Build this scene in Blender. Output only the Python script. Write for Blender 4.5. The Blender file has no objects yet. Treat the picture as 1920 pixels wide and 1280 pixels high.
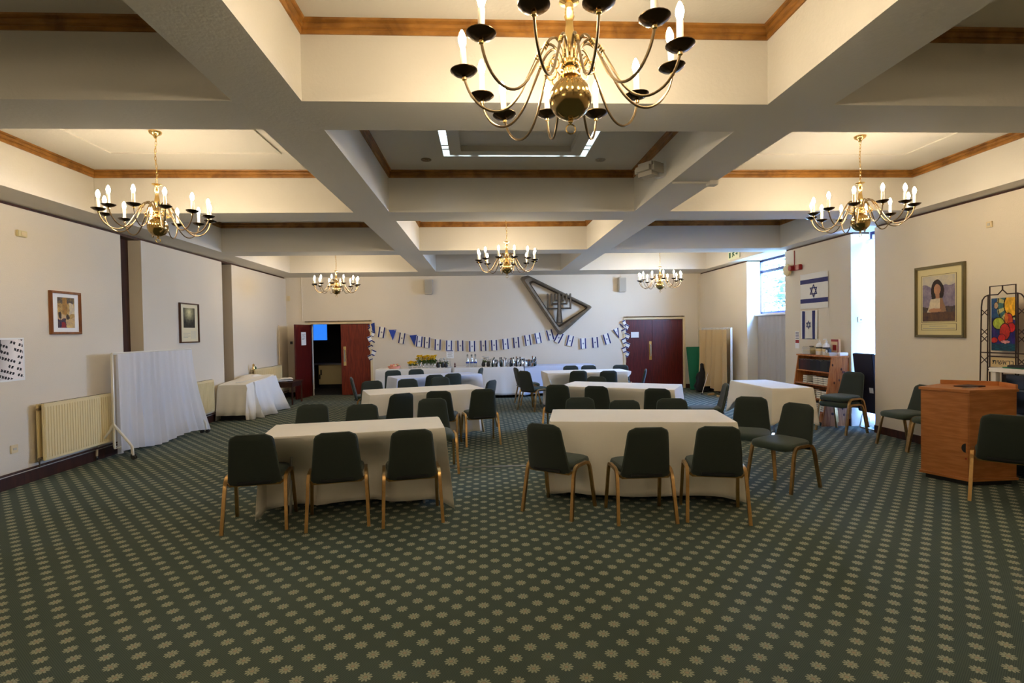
import bpy, bmesh, math, random
from mathutils import Matrix, Vector
random.seed(7)
R = math.radians
PI = math.pi
scene = bpy.context.scene
COL = scene.collection

# ------------------------------------------------------------------ camera, sky, exposure
def make_camera():
    f, pitch, yaw, roll = 989.2, -.0188, .0533, -.0161
    cy, sy, cp, sp = math.cos(yaw), math.sin(yaw), math.cos(pitch), math.sin(pitch)
    r0 = Vector((cy, -sy, 0)); fw = Vector((sy*cp, cy*cp, sp)); u0 = Vector((-sy*sp, -cy*sp, cp))
    cr, sr = math.cos(roll), math.sin(roll)
    r = r0*cr + u0*sr; u = -r0*sr + u0*cr
    cam = bpy.data.cameras.new('camera'); o = bpy.data.objects.new('camera', cam); COL.objects.link(o)
    m = Matrix(((r.x, u.x, -fw.x, 0), (r.y, u.y, -fw.y, 0), (r.z, u.z, -fw.z, 1.6), (0, 0, 0, 1)))
    o.matrix_world = m
    cam.sensor_width = 36; cam.lens = 36*f/1920; cam.clip_start = .05
    scene.camera = o
make_camera()
scene.view_settings.view_transform = 'Standard'
scene.view_settings.look = 'None'
scene.view_settings.gamma = 1
scene.view_settings.use_curve_mapping = False
scene.view_settings.exposure = 1.6
SKY = 38.0
BULB = 85.0
w = bpy.data.worlds.new('sky'); scene.world = w; w.use_nodes = True
nt = w.node_tree; bg = nt.nodes['Background']
bg.inputs[1].default_value = SKY
tc = nt.nodes.new('ShaderNodeTexCoord'); sep = nt.nodes.new('ShaderNodeSeparateXYZ'); nt.links.new(tc.outputs['Generated'], sep.inputs[0])
rmp = nt.nodes.new('ShaderNodeValToRGB'); nt.links.new(sep.outputs['Z'], rmp.inputs[0])
rmp.color_ramp.elements[0].color = (.32, .56, 1, 1); rmp.color_ramp.elements[1].color = (.16, .36, 1, 1)
nt.links.new(rmp.outputs[0], bg.inputs[0])
for (y0, y1) in ((9.95, 11.43), (7.6, 8.11)):
    L = bpy.data.lights.new('window_portal', 'AREA'); L.shape = 'RECTANGLE'; L.size = 3.0; L.size_y = y1-y0
    L.cycles.is_portal = True
    o = bpy.data.objects.new('window_portal', L); COL.objects.link(o); o.location = (6.30, (y0+y1)/2, 1.6); o.rotation_euler = (0, R(90), 0)

# ------------------------------------------------------------------ materials
MATS = {}
def lin(c): return tuple((x/12.92 if x <= .04045 else ((x+.055)/1.055)**2.4) for x in c)
def srgb(r, g, b): return lin((r/255, g/255, b/255))
def mat(name, col, rough=.6, metal=0, bump=0, bscale=60, var=0, vscale=4, emit=None, es=0, spec=.5, sheen=0):
    if name in MATS: return MATS[name]
    m = bpy.data.materials.new(name); m.use_nodes = True; n = m.node_tree.nodes; l = m.node_tree.links
    b = n['Principled BSDF']
    b.inputs['Base Color'].default_value = (*col, 1); b.inputs['Roughness'].default_value = rough
    b.inputs['Metallic'].default_value = metal; b.inputs['Specular IOR Level'].default_value = spec
    if sheen: b.inputs['Sheen Weight'].default_value = sheen
    tcn = n.new('ShaderNodeTexCoord')
    if var:
        no = n.new('ShaderNodeTexNoise'); no.inputs['Scale'].default_value = vscale; no.inputs['Detail'].default_value = 4
        l.new(tcn.outputs['Object'], no.inputs['Vector'])
        mx = n.new('ShaderNodeMix'); mx.data_type = 'RGBA'
        mx.inputs['A'].default_value = (*[c*(1-var) for c in col], 1); mx.inputs['B'].default_value = (*[min(1, c*(1+var)) for c in col], 1)
        l.new(no.outputs['Fac'], mx.inputs['Factor']); l.new(mx.outputs['Result'], b.inputs['Base Color'])
    if bump:
        nb = n.new('ShaderNodeTexNoise'); nb.inputs['Scale'].default_value = bscale; nb.inputs['Detail'].default_value = 3
        l.new(tcn.outputs['Object'], nb.inputs['Vector'])
        bp = n.new('ShaderNodeBump'); bp.inputs['Strength'].default_value = bump; bp.inputs['Distance'].default_value = .01
        l.new(nb.outputs['Fac'], bp.inputs['Height']); l.new(bp.outputs[0], b.inputs['Normal'])
    if emit:
        b.inputs['Emission Color'].default_value = (*emit, 1); b.inputs['Emission Strength'].default_value = es
    MATS[name] = m
    return m
def wood(name, c1, c2, rough=.45, scale=(3, 3, .4), dist=3, spec=.4):
    if name in MATS: return MATS[name]
    m = bpy.data.materials.new(name); m.use_nodes = True; n = m.node_tree.nodes; l = m.node_tree.links
    b = n['Principled BSDF']; b.inputs['Roughness'].default_value = rough; b.inputs['Specular IOR Level'].default_value = spec
    t = n.new('ShaderNodeTexCoord'); mp = n.new('ShaderNodeMapping'); mp.inputs['Scale'].default_value = scale
    l.new(t.outputs['Object'], mp.inputs[0])
    no = n.new('ShaderNodeTexNoise'); no.inputs['Scale'].default_value = 6; no.inputs['Detail'].default_value = 6; no.inputs['Distortion'].default_value = dist*.2
    l.new(mp.outputs[0], no.inputs['Vector'])
    cr = n.new('ShaderNodeValToRGB'); cr.color_ramp.elements[0].color = (*c1, 1); cr.color_ramp.elements[1].color = (*c2, 1)
    cr.color_ramp.elements[0].position = .35; cr.color_ramp.elements[1].position = .65
    l.new(no.outputs['Fac'], cr.inputs[0]); l.new(cr.outputs[0], b.inputs['Base Color'])
    MATS[name] = m
    return m

M_wall = mat('wall_paint', (.74, .66, .53), .9, bump=.25, bscale=90, var=.03, vscale=1.5)
M_beam = mat('ceiling_paint', (.66, .62, .54), .85, bump=.15, bscale=40, var=.03, vscale=1.2)
M_cornice = wood('cornice_gilt', srgb(122, 80, 32), srgb(168, 116, 52), .3, (1, 1, 1))
M_darkwood = wood('dark_wood', srgb(50, 26, 16), srgb(72, 38, 24), .5)
M_door = wood('mahogany', srgb(88, 26, 12), srgb(132, 48, 24), .35, (9, 9, .5), 4)
M_door2 = wood('deep_mahogany', srgb(66, 16, 14), srgb(100, 30, 24), .35, (9, 9, .5), 4)
M_cream = mat('cream_enamel', srgb(232, 212, 160), .4, var=.03)
M_creamtrim = mat('cream_trim', srgb(225, 205, 160), .5)
M_white = mat('white_plastic', (.8, .8, .78), .4)
M_whitem = mat('white_enamel_tube', (.82, .78, .66), .35)
M_black = mat('black_plastic', (.012, .012, .013), .4)
M_blackmatt = mat('black_fabric', (.012, .012, .014), .9, bump=.2)
M_chrome = mat('chrome', (.8, .8, .8), .15, 1)
M_steel = mat('steel', (.5, .5, .5), .35, 1)
M_brass = mat('polished_brass', (.83, .58, .22), .22, 1)
M_brassdark = mat('aged_brass', (.25, .18, .10), .32, 1, var=.2, vscale=30)
M_pan = mat('drip_pan_brass', (.10, .065, .035), .25, 1)
M_candle = mat('candle_sleeve', (.85, .76, .58), .5)
M_bronze = mat('bronze_tube', (.50, .31, .12), .32, 1, var=.35, vscale=25)
M_fab_back = mat('green_fabric', (.017, .026, .018), .85, bump=.35, bscale=300, var=.12, vscale=40, sheen=.12)
M_fab_seat = mat('green_seat_fabric', (.032, .052, .035), .85, bump=.35, bscale=300, var=.15, vscale=40, sheen=.15)
M_fab_pipe = mat('green_piping', (.055, .075, .055), .7)
M_navy = mat('navy_fabric', (.006, .008, .03), .8)
M_cloth = mat('tablecloth_cotton', (.90, .85, .74), .9, bump=.25, bscale=350, var=.03, vscale=6)
M_clothw = mat('white_cotton', (.84, .83, .80), .9, bump=.2, bscale=250)
M_clothb = mat('window_lit_cotton', (.66, .72, .88), .9, bump=.2, bscale=250)  # white cotton with the windows' blue daylight put into its colour
M_ply = wood('table_ply', srgb(110, 80, 50), srgb(130, 95, 60))
M_pine = wood('knotty_pine', srgb(168, 96, 44), srgb(204, 134, 72), .45, (8, 8, .7), 3)
M_pinek = mat('pine_knot', srgb(80, 38, 16), .5)
M_oak = wood('lectern_veneer', srgb(172, 106, 54), srgb(194, 126, 70), .42, (1.0, 1.0, 7), 1)
M_paper = mat('paper', (.85, .85, .83), .8)
M_ink = mat('ink', (.02, .02, .03), .8)
M_blue = mat('flag_blue', srgb(22, 30, 100), .7)
M_bunt = mat('bunting_blue', srgb(34, 64, 150), .7)
M_flagw = mat('flag_white', (.80, .78, .72), .85)
M_red = mat('red_paint', srgb(150, 26, 26), .4)
M_green = mat('green_board', srgb(16, 110, 78), .6)
M_beige = mat('beige_curtain', srgb(196, 168, 122), .9, bump=.25, bscale=200)
M_iron = mat('wrought_iron', srgb(46, 22, 16), .55)
M_bronzeart = mat('cast_bronze', (.17, .14, .10), .5, .45, bump=.6, bscale=25, var=.5, vscale=9)
M_bronzedk = mat('cast_bronze_dark', (.05, .038, .025), .5, .45, bump=.4, bscale=40)
M_grille = mat('speaker_cloth', srgb(190, 182, 166), .7)
M_blackglass = mat('black_glass', (.01, .012, .02), .08)
M_darkroom = mat('unlit_room_shade', (.015, .014, .014), .9)  # near-black: the darkness of the unlit kitchen is put into the colour
M_sand = mat('thermostat_plastic', srgb(214, 200, 150), .5)
M_rubber = mat('caster_rubber', (.02, .02, .02), .6)
M_yellow = mat('yellow_petals', srgb(248, 205, 22), .7)
M_pink = mat('pink_ribbon', srgb(232, 160, 138), .7, var=.2, vscale=60)
M_leaf = mat('leaf', srgb(70, 96, 40), .7, var=.3, vscale=20)
M_steelblue = mat('blue_steel_frame', srgb(34, 40, 92), .4)
M_silver = mat('silverware', (.75, .75, .75), .2, 1)
M_bulb = mat('lamp_bulb', (1, .9, .7), .5, emit=(1, .82, .58), es=BULB)
M_rad = M_cream
M_fence = mat('fence_boards', (.05, .055, .06), .8)
M_grass = mat('garden_ground', (.12, .18, .07), .9)
M_tree = mat('tree_leaves', (.012, .03, .022), .8, var=.4, vscale=3)
M_bark = mat('bark', (.08, .06, .05), .9)

def mat_glass(name, tint=(1, 1, 1), t=.92):
    m = bpy.data.materials.new(name); m.use_nodes = True; n = m.node_tree.nodes; l = m.node_tree.links
    n.remove(n['Principled BSDF'])
    a = n.new('ShaderNodeBsdfTransparent'); a.inputs[0].default_value = (*tint, 1)
    g = n.new('ShaderNodeBsdfGlossy'); g.inputs['Roughness'].default_value = .03
    x = n.new('ShaderNodeMixShader'); x.inputs[0].default_value = 1-t
    l.new(a.outputs[0], x.inputs[1]); l.new(g.outputs[0], x.inputs[2]); l.new(x.outputs[0], n['Material Output'].inputs[0])
    MATS[name] = m; return m
M_glass = mat_glass('window_glass')
M_glassdim = mat_glass('window_glass_dimming', (.03, .062, .095), .98)  # tint dims the bright sky in the kitchen pane to blue
M_jar = mat_glass('clear_glass', (.93, .95, .96), .8)
M_plastic = mat_glass('clear_plastic', (.85, .83, .72), .7)
def mat_sheer(name, col, tr):
    m = bpy.data.materials.new(name); m.use_nodes = True; n = m.node_tree.nodes; l = m.node_tree.links
    n.remove(n['Principled BSDF'])
    d = n.new('ShaderNodeBsdfDiffuse'); d.inputs[0].default_value = (*col, 1)
    tl = n.new('ShaderNodeBsdfTranslucent'); tl.inputs[0].default_value = (*col, 1)
    t = n.new('ShaderNodeBsdfTransparent')
    x = n.new('ShaderNodeMixShader'); x.inputs[0].default_value = .4
    y = n.new('ShaderNodeMixShader'); y.inputs[0].default_value = tr
    l.new(d.outputs[0], x.inputs[1]); l.new(tl.outputs[0], x.inputs[2]); l.new(x.outputs[0], y.inputs[1]); l.new(t.outputs[0], y.inputs[2])
    l.new(y.outputs[0], n['Material Output'].inputs[0]); MATS[name] = m; return m
M_sheer = mat_sheer('sheer_net', (.93, .92, .92), .15)
M_sheerd = mat_sheer('sheer_net_dense', (.55, .58, .68), .03)
M_sheerg = mat_sheer('sheer_net_grey', (.62, .60, .60), .1)

def mat_attr(name, rough=.6, spec=.3):
    m = bpy.data.materials.new(name); m.use_nodes = True; n = m.node_tree.nodes; l = m.node_tree.links
    a = n.new('ShaderNodeVertexColor'); a.layer_name = 'art'
    l.new(a.outputs[0], n['Principled BSDF'].inputs['Base Color']); n['Principled BSDF'].inputs['Roughness'].default_value = rough
    n['Principled BSDF'].inputs['Specular IOR Level'].default_value = spec
    MATS[name] = m; return m
M_art = mat_attr('printed_art')

def mat_carpet():
    m = bpy.data.materials.new('patterned_carpet'); m.use_nodes = True; n = m.node_tree.nodes; l = m.node_tree.links
    b = n['Principled BSDF']; b.inputs['Roughness'].default_value = .95; b.inputs['Specular IOR Level'].default_value = .25
    t = n.new('ShaderNodeTexCoord'); s = n.new('ShaderNodeSeparateXYZ'); l.new(t.outputs['Object'], s.inputs[0])
    def mt(op, a, bb=None, c=None):
        k = n.new('ShaderNodeMath'); k.operation = op
        for i, v in enumerate((a, bb, c)):
            if v is None: continue
            if isinstance(v, (int, float)): k.inputs[i].default_value = v
            else: l.new(v, k.inputs[i])
        return k.outputs[0]
    PX, PY, ox, oy = .1577, .1715, -.0272, 2.5532
    X = mt('DIVIDE', mt('SUBTRACT', s.outputs[0], ox), PX); Y = mt('DIVIDE', mt('SUBTRACT', s.outputs[1], oy), PY)
    def cell(o):
        x = mt('SUBTRACT', mt('FRACT', mt('ADD', X, .5+o)), .5); y = mt('SUBTRACT', mt('FRACT', mt('ADD', Y, .5+o)), .5)
        x = mt('MULTIPLY', x, PX); y = mt('MULTIPLY', y, PY)
        r = mt('SQRT', mt('ADD', mt('MULTIPLY', x, x), mt('MULTIPLY', y, y))); a = mt('ARCTAN2', y, x)
        return r, a
    def flower(o):
        r, a = cell(o)
        lob = mt('MULTIPLY', mt('COSINE', mt('MULTIPLY', a, 10)), .0045)
        outer = mt('LESS_THAN', r, mt('ADD', lob, .0300))
        gap = mt('MULTIPLY', mt('GREATER_THAN', mt('COSINE', mt('ADD', mt('MULTIPLY', a, 10), PI)), .55), mt('GREATER_THAN', r, .019))
        ring = mt('MULTIPLY', mt('GREATER_THAN', r, .0095), mt('LESS_THAN', r, .0125))
        core = mt('LESS_THAN', r, .0085)
        f = mt('MULTIPLY', outer, mt('SUBTRACT', 1, mt('MAXIMUM', mt('MULTIPLY', gap, .8), mt('MULTIPLY', ring, .6))))
        return f, core
    f1, c1 = flower(0); f2, c2 = flower(.5)
    F = mt('MAXIMUM', f1, f2); Cc = mt('MAXIMUM', c1, c2)
    # tufted ground: tiny dots
    gx = mt('SINE', mt('MULTIPLY', s.outputs[0], 2*PI/.0125)); gy = mt('SINE', mt('MULTIPLY', s.outputs[1], 2*PI/.0105))
    g = mt('MULTIPLY_ADD', mt('MULTIPLY', gx, gy), .35, .5)
    nz = n.new('ShaderNodeTexNoise'); nz.inputs['Scale'].default_value = 1.1; nz.inputs['Detail'].default_value = 5; l.new(t.outputs['Object'], nz.inputs['Vector'])
    def mix(fac, a, bb):
        k = n.new('ShaderNodeMix'); k.data_type = 'RGBA'
        for nm, v in (('Factor', fac), ('A', a), ('B', bb)):
            if isinstance(v, tuple): k.inputs[nm].default_value = (*v, 1)
            elif isinstance(v, float): k.inputs[nm].default_value = v
            else: l.new(v, k.inputs[nm])
        return k.outputs['Result']
    ground = mix(g, (.034, .052, .043), (.118, .155, .126))
    tone = mix(nz.outputs['Fac'], (.75, .78, .72), (1.25, 1.22, 1.28))
    mm = n.new('ShaderNodeMix'); mm.data_type = 'RGBA'; mm.blend_type = 'MULTIPLY'; mm.inputs['Factor'].default_value = 1
    l.new(ground, mm.inputs['A']); l.new(tone, mm.inputs['B'])
    c = mix(F, mm.outputs['Result'], (.36, .37, .265)); c = mix(mt('MULTIPLY', Cc, .7), c, (.40, .30, .21))
    l.new(c, b.inputs['Base Color'])
    bp = n.new('ShaderNodeBump'); bp.inputs['Strength'].default_value = .2; bp.inputs['Distance'].default_value = .004
    l.new(g, bp.inputs['Height']); l.new(bp.outputs[0], b.inputs['Normal'])
    MATS['carpet'] = m; return m
M_carpet = mat_carpet()

# ------------------------------------------------------------------ mesh builder
class MB:
    def __init__(s): s.v = []; s.f = []; s.m = []; s.mats = []
    def mi(s, m):
        if m not in s.mats: s.mats.append(m)
        return s.mats.index(m)
    def add(s, vs, fs, m, M=None):
        k = len(s.v)
        for p in vs:
            p = Vector(p)
            if M is not None: p = M @ p
            s.v.append(p)
        i = s.mi(m)
        for f in fs: s.f.append(tuple(k+a for a in f)); s.m.append(i)
    def box(s, x0, x1, y0, y1, z0, z1, m, M=None, bev=0):
        if bev:
            bm = bmesh.new(); bmesh.ops.create_cube(bm, size=1)
            for v in bm.verts: v.co = Vector(((x0+x1)/2+v.co.x*(x1-x0), (y0+y1)/2+v.co.y*(y1-y0), (z0+z1)/2+v.co.z*(z1-z0)))
            bmesh.ops.bevel(bm, geom=bm.edges[:], offset=bev, segments=2, affect='EDGES')
            bm.verts.index_update()
            s.add([v.co[:] for v in bm.verts], [[v.index for v in f.verts] for f in bm.faces], m, M); bm.free(); return
        vs = [(x, y, z) for z in (z0, z1) for y in (y0, y1) for x in (x0, x1)]
        s.add(vs, [(0, 2, 3, 1), (4, 5, 7, 6), (0, 1, 5, 4), (2, 6, 7, 3), (0, 4, 6, 2), (1, 3, 7, 5)], m, M)
    def tube(s, pts, r, m, n=8, M=None, cap=True, rads=None, sq=False, closed=False):
        P = [Vector(p) for p in pts]; N = len(P); vs = []; up = None
        for i in range(N):
            if closed: t = P[(i+1) % N]-P[i-1]
            else: t = (P[min(i+1, N-1)]-P[i]).normalized()+(P[i]-P[max(i-1, 0)]).normalized()
            if t.length < 1e-6: t = P[i]-P[i-1]
            t.normalize()
            if up is None:
                up = Vector((0, 0, 1)) if abs(t.z) < .9 else Vector((0, 1, 0))
            else: up = tp.rotation_difference(t) @ up
            tp = t.copy()
            a = (up - t*up.dot(t))
            if a.length < 1e-4: a = Vector((1, 0, 0))-t*t.x
            a.normalize(); up = a; b = t.cross(a); rr = rads[i] if rads else r
            for k in range(n):
                th = 2*PI*(k+(.5 if sq else 0))/n
                vs.append(P[i]+(a*math.cos(th)+b*math.sin(th))*rr*(1.25 if sq else 1))
        fs = [(i*n+k, i*n+(k+1) % n, (i+1)*n+(k+1) % n, (i+1)*n+k) for i in range(N-1) for k in range(n)]
        if closed: fs += [((N-1)*n+k, (N-1)*n+(k+1) % n, (k+1) % n, k) for k in range(n)]
        elif cap: fs += [tuple(range(n))[::-1], tuple((N-1)*n+k for k in range(n))]
        s.add(vs, fs, m, M)
    def lathe(s, prof, m, n=16, M=None):
        vs = []; fs = []
        for (r, z) in prof:
            for k in range(n): vs.append((max(r, 1e-4)*math.cos(2*PI*k/n), max(r, 1e-4)*math.sin(2*PI*k/n), z))
        for i in range(len(prof)-1):
            for k in range(n): fs.append((i*n+k, i*n+(k+1) % n, (i+1)*n+(k+1) % n, (i+1)*n+k))
        fs += [tuple(range(n))[::-1], tuple((len(prof)-1)*n+k for k in range(n))]
        s.add(vs, fs, m, M)
    def prism(s, poly, h0, h1, m, M=None):          # polygon in xy, extruded along z
        n = len(poly)
        vs = [(x, y, h0) for x, y in poly]+[(x, y, h1) for x, y in poly]
        s.add(vs, [tuple(range(n))[::-1], tuple(range(n, 2*n))]+[(i, (i+1) % n, n+(i+1) % n, n+i) for i in range(n)], m, M)
    def ringprism(s, outer, inner, h0, h1, m, M=None):
        n = len(outer); vs = [(x, y, h) for h in (h0, h1) for P in (outer, inner) for x, y in P]
        fs = []
        for i in range(n):
            j = (i+1) % n
            fs += [(i, n+i, n+j, j), (2*n+i, 2*n+j, 3*n+j, 3*n+i), (i, j, 2*n+j, 2*n+i), (n+i, 3*n+i, 3*n+j, n+j)]
        s.add(vs, fs, m, M)
    def loft(s, rings, m, M=None):
        n = len(rings[0]); vs = [p for r in rings for p in r]
        fs = [(i*n+k, i*n+(k+1) % n, (i+1)*n+(k+1) % n, (i+1)*n+k) for i in range(len(rings)-1) for k in range(n)]
        fs += [tuple(range(n))[::-1], tuple((len(rings)-1)*n+k for k in range(n))]
        s.add(vs, fs, m, M)
    def build(s, name, parent=None, smooth=True, loc=None, rot=None):
        me = bpy.data.meshes.new(name); me.from_pydata([tuple(v) for v in s.v], [], s.f)
        for m in s.mats: me.materials.append(m)
        me.polygons.foreach_set('material_index', s.m)
        bm = bmesh.new(); bm.from_mesh(me); bmesh.ops.recalc_face_normals(bm, faces=bm.faces[:]); bm.to_mesh(me); bm.free()
        if smooth:
            me.polygons.foreach_set('use_smooth', [True]*len(me.polygons)); me.set_sharp_from_angle(angle=R(40))
        o = bpy.data.objects.new(name, me); COL.objects.link(o)
        if parent: o.parent = parent
        if loc: o.location = loc
        if rot is not None: o.rotation_euler = rot
        return o
def tag(o, label, cat, group=None):
    o['label'] = label; o['category'] = cat
    if group: o['group'] = group
    return o
def thing(name, label, cat, loc=(0, 0, 0), rz=0, group=None):
    o = bpy.data.objects.new(name, None); COL.objects.link(o); o.location = loc; o.rotation_euler = (0, 0, rz)
    o.empty_display_size = .1
    return tag(o, label, cat, group)
def struct(mb, name, smooth=False):
    o = mb.build(name, smooth=smooth); o['kind'] = 'structure'; return o
KIDS = {}
def dup(o, parent=None):
    c = o.copy(); COL.objects.link(c)
    if parent: c.parent = parent
    for ch in [x for x in bpy.data.objects if x.parent == o]: dup(ch, c)
    return c
def sg(v): return -1 if v < 0 else 1
def frameM(origin, ux, uy):   # local x->ux, y->uy, z-> normal
    ux = Vector(ux).normalized(); uy = Vector(uy).normalized(); uz = ux.cross(uy)
    o = Vector(origin)
    return Matrix(((ux.x, uy.x, uz.x, o.x), (ux.y, uy.y, uz.y, o.y), (ux.z, uy.z, uz.z, o.z), (0, 0, 0, 1)))

def art_panel(name, w, h, nx, ny, fn, M, parent=None, mname=None):
    vs = []; fs = []
    for j in range(ny+1):
        for i in range(nx+1): vs.append(M @ Vector((w*i/nx, h*j/ny, 0)))
    for j in range(ny):
        for i in range(nx): k = j*(nx+1)+i; fs.append((k, k+1, k+nx+2, k+nx+1))
    me = bpy.data.meshes.new(name); me.from_pydata([tuple(v) for v in vs], [], fs); me.materials.append(mname or M_art)
    ca = me.color_attributes.new('art', 'FLOAT_COLOR', 'CORNER')
    q = 0
    for j in range(ny):
        for i in range(nx):
            c = fn((i+.5)/nx, (j+.5)/ny)
            c = srgb(*c)
            for _ in range(4): ca.data[q].color = (*c, 1); q += 1
    o = bpy.data.objects.new(name, me); COL.objects.link(o)
    if parent: o.parent = parent
    return o
def text_mesh(name, body, size, M, m, parent=None, extrude=.0006, spacing=1.0):
    cu = bpy.data.curves.new(name, 'FONT'); cu.body = body; cu.size = size; cu.extrude = extrude
    cu.align_x = 'CENTER'; cu.align_y = 'CENTER'; cu.space_character = spacing
    t = bpy.data.objects.new(name+'_tmp', cu); COL.objects.link(t)
    bpy.context.view_layer.update()
    me = bpy.data.meshes.new_from_object(t.evaluated_get(bpy.context.evaluated_depsgraph_get()))
    bpy.data.objects.remove(t); bpy.data.curves.remove(cu)
    me.materials.clear(); me.materials.append(m); me.name = name; me.transform(M)
    o = bpy.data.objects.new(name, me); COL.objects.link(o)
    if parent: o.parent = parent
    return o

# ------------------------------------------------------------------ room shell
ZB, ZT = 3.09, 3.60
XL, XR, YB, YF = -5.11, 5.85, 14.0, -5.0
mb = MB(); mb.box(-5.6, 6.2, YF-.2, YB+.2, -.1, 0, M_carpet); struct(mb, 'floor')
cofX = [(-4.62, -1.569), (-1.134, 1.923), (2.376, 5.59)]
cofY = [(-4.95, -2.82), (-2.34, .32), (.80, 3.46), (3.94, 6.593), (7.096, 9.654), (10.153, 12.965)]
mb = MB()
mb.box(-5.6, -4.62, YF-.2, YB+.2, ZB, ZT+.1, M_beam)
mb.box(-1.569, -1.134, YF-.2, YB+.2, ZB, ZT+.1, M_beam)
mb.box(1.923, 2.376, YF-.2, YB+.2, ZB, ZT+.1, M_beam)
mb.box(5.59, 6.32, YF-.2, YB+.2, ZB, ZT+.1, M_beam)
ys = [YF-.2]+[y for c in cofY for y in c]+[YB+.2]
for (a, b) in cofX:
    for i in range(0, len(ys), 2): mb.box(a, b, ys[i], ys[i+1], ZB, ZT+.1, M_beam)
SK = (-.415, 1.195, 4.55, 6.0)
for ci, (a, b) in enumerate(cofX):
    for ri, (c, d) in enumerate(cofY):
        if ci == 1 and ri == 3:
            mb.box(a, SK[0], c, d, ZT, ZT+.1, M_beam); mb.box(SK[1], b, c, d, ZT, ZT+.1, M_beam)
            mb.box(SK[0], SK[1], c, SK[2], ZT, ZT+.1, M_beam); mb.box(SK[0], SK[1], SK[3], d, ZT, ZT+.1, M_beam)
        else: mb.box(a, b, c, d, ZT, ZT+.1, M_beam)
struct(mb, 'ceiling')
# timber cornices round every coffer
prof = [(0, 0), (.012, -.012), (.03, -.016), (.034, -.045), (.055, -.055), (.06, -.085), (.075, -.095), (.075, -.11), (0, -.11)]
prof = [(0, -.088), (.010, -.088), (.014, -.066), (.011, -.062), (.011, -.052), (.022, -.046), (.026, -.030), (.021, -.027), (.021, -.018), (.038, -.012), (.042, 0), (0, 0)]
tn = 0
for ci, (a, b) in enumerate(cofX):
    for ri, (c, d) in enumerate(cofY):
        if ri == 0: continue
        mb = MB(); rings = []
        for (cx, cy, sx, sy) in ((a, c, 1, 1), (b, c, -1, 1), (b, d, -1, -1), (a, d, 1, -1)):
            rings.append([(cx+sx*p, cy+sy*p, ZT+q) for p, q in prof])
        n = len(prof); vs = [p for r in rings for p in r]
        mb.add(vs, [(i*n+k, i*n+(k+1) % n, ((i+1) % 4)*n+(k+1) % n, ((i+1) % 4)*n+k) for i in range(4) for k in range(n)], M_cornice)
        tn += 1; struct(mb, 'trim_%d' % tn)
# thin plaster bead framing the ceiling panels of the side coffers
for (a, b) in (cofX[0], cofX[2]):
    for ri in (2, 3, 5):
        c, d = cofY[ri]; mb = MB()
        o_ = [(a+.62, c+.62), (b-.62, c+.62), (b-.62, d-.62), (a+.62, d-.62)]; i_ = [(a+.64, c+.64), (b-.64, c+.64), (b-.64, d-.64), (a+.64, d-.64)]
        mb.ringprism(o_, i_, ZT-.012, ZT+.001, M_beam); tn += 1; struct(mb, 'trim_%d' % tn)
# walls
S1, S2 = (7.77, 8.22), (10.66, 11.06)
mb = MB()
for (a, b) in ((YF, S1[0]), (S1[1], S2[0]), (S2[1], YB)): mb.box(-5.30, XL, a, b, 0, ZB-.035, M_wall)
mb.box(-5.30, XL-.03, YF, YB, ZB-.035, ZB, M_darkwood)  # dark strip paints in the shadow gap between wall and beam
mb.box(-5.5, -5.30, YF, YB, 0, ZB, M_darkwood)
struct(mb, 'wall_left')
W1, W2 = (9.95, 11.43), (7.60, 8.11)
mb = MB()
for (a, b) in ((YF, W2[0]), (W2[1], W1[0]), (W1[1], YB)):
    mb.box(XR, 6.15, a, b, 0, ZB-.03, M_wall); mb.box(XR+.03, 6.15, a, b, ZB-.03, ZB, M_darkwood)  # the dark upper strip colours in the shadow gap below the ceiling
mb.box(6.15, 6.25, W1[0]-.05, W1[1]+.05, 0, 1.90, M_wall)
mb.box(6.15, 6.25, YF, W2[0]-.0, 0, ZB, M_wall); mb.box(6.15, 6.25, W2[1], W1[0]-.05, 0, ZB, M_wall); mb.box(6.15, 6.25, W1[1]+.05, YB, 0, ZB, M_wall)
mb.box(6.15, 6.25, W2[0], W2[1], 0, .12, M_wall)
struct(mb, 'wall_right')
D1, D2 = (-4.50, -2.97), (3.80, 5.37); DZ = 1.87
mb = MB()
for (a, b) in ((-5.5, D1[0]), (D1[1], D2[0]), (D2[1], 6.25)): mb.box(a, b, YB, YB+.2, 0, ZB, M_wall)
for (a, b) in (D1, D2): mb.box(a, b, YB, YB+.2, DZ, ZB, M_wall)
struct(mb, 'wall_back')
mb = MB(); mb.box(3.6, 5.6, 14.2, 14.3, 0, 2.2, M_creamtrim); struct(mb, 'wall_sky_blocker')  # added unseen panel, keeps sky light from leaking round the closed doors
mb = MB(); mb.box(-5.5, 6.25, YF-.2, YF, 0, ZB, M_wall); struct(mb, 'wall_front')
# baseboards
mb = MB()
for (a, b) in ((YF, S1[0]), (S1[1], S2[0]), (S2[1], YB)): mb.box(XL, XL+.022, a, b, 0, .13, M_darkwood, bev=.004)
struct(mb, 'baseboard_left')
mb = MB()
for (a, b) in ((YF, W2[0]), (W2[1], W1[0]), (W1[1], YB)): mb.box(XR-.02, XR, a, b, 0, .11, M_darkwood, bev=.004)
struct(mb, 'baseboard_right')
mb = MB()
for (a, b) in ((XL, D1[0]-.06), (D1[1]+.06, D2[0]-.06), (D2[1]+.06, XR)): mb.box(a, b, YB-.018, YB, 0, .11, M_darkwood, bev=.004)
struct(mb, 'baseboard_back')
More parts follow.
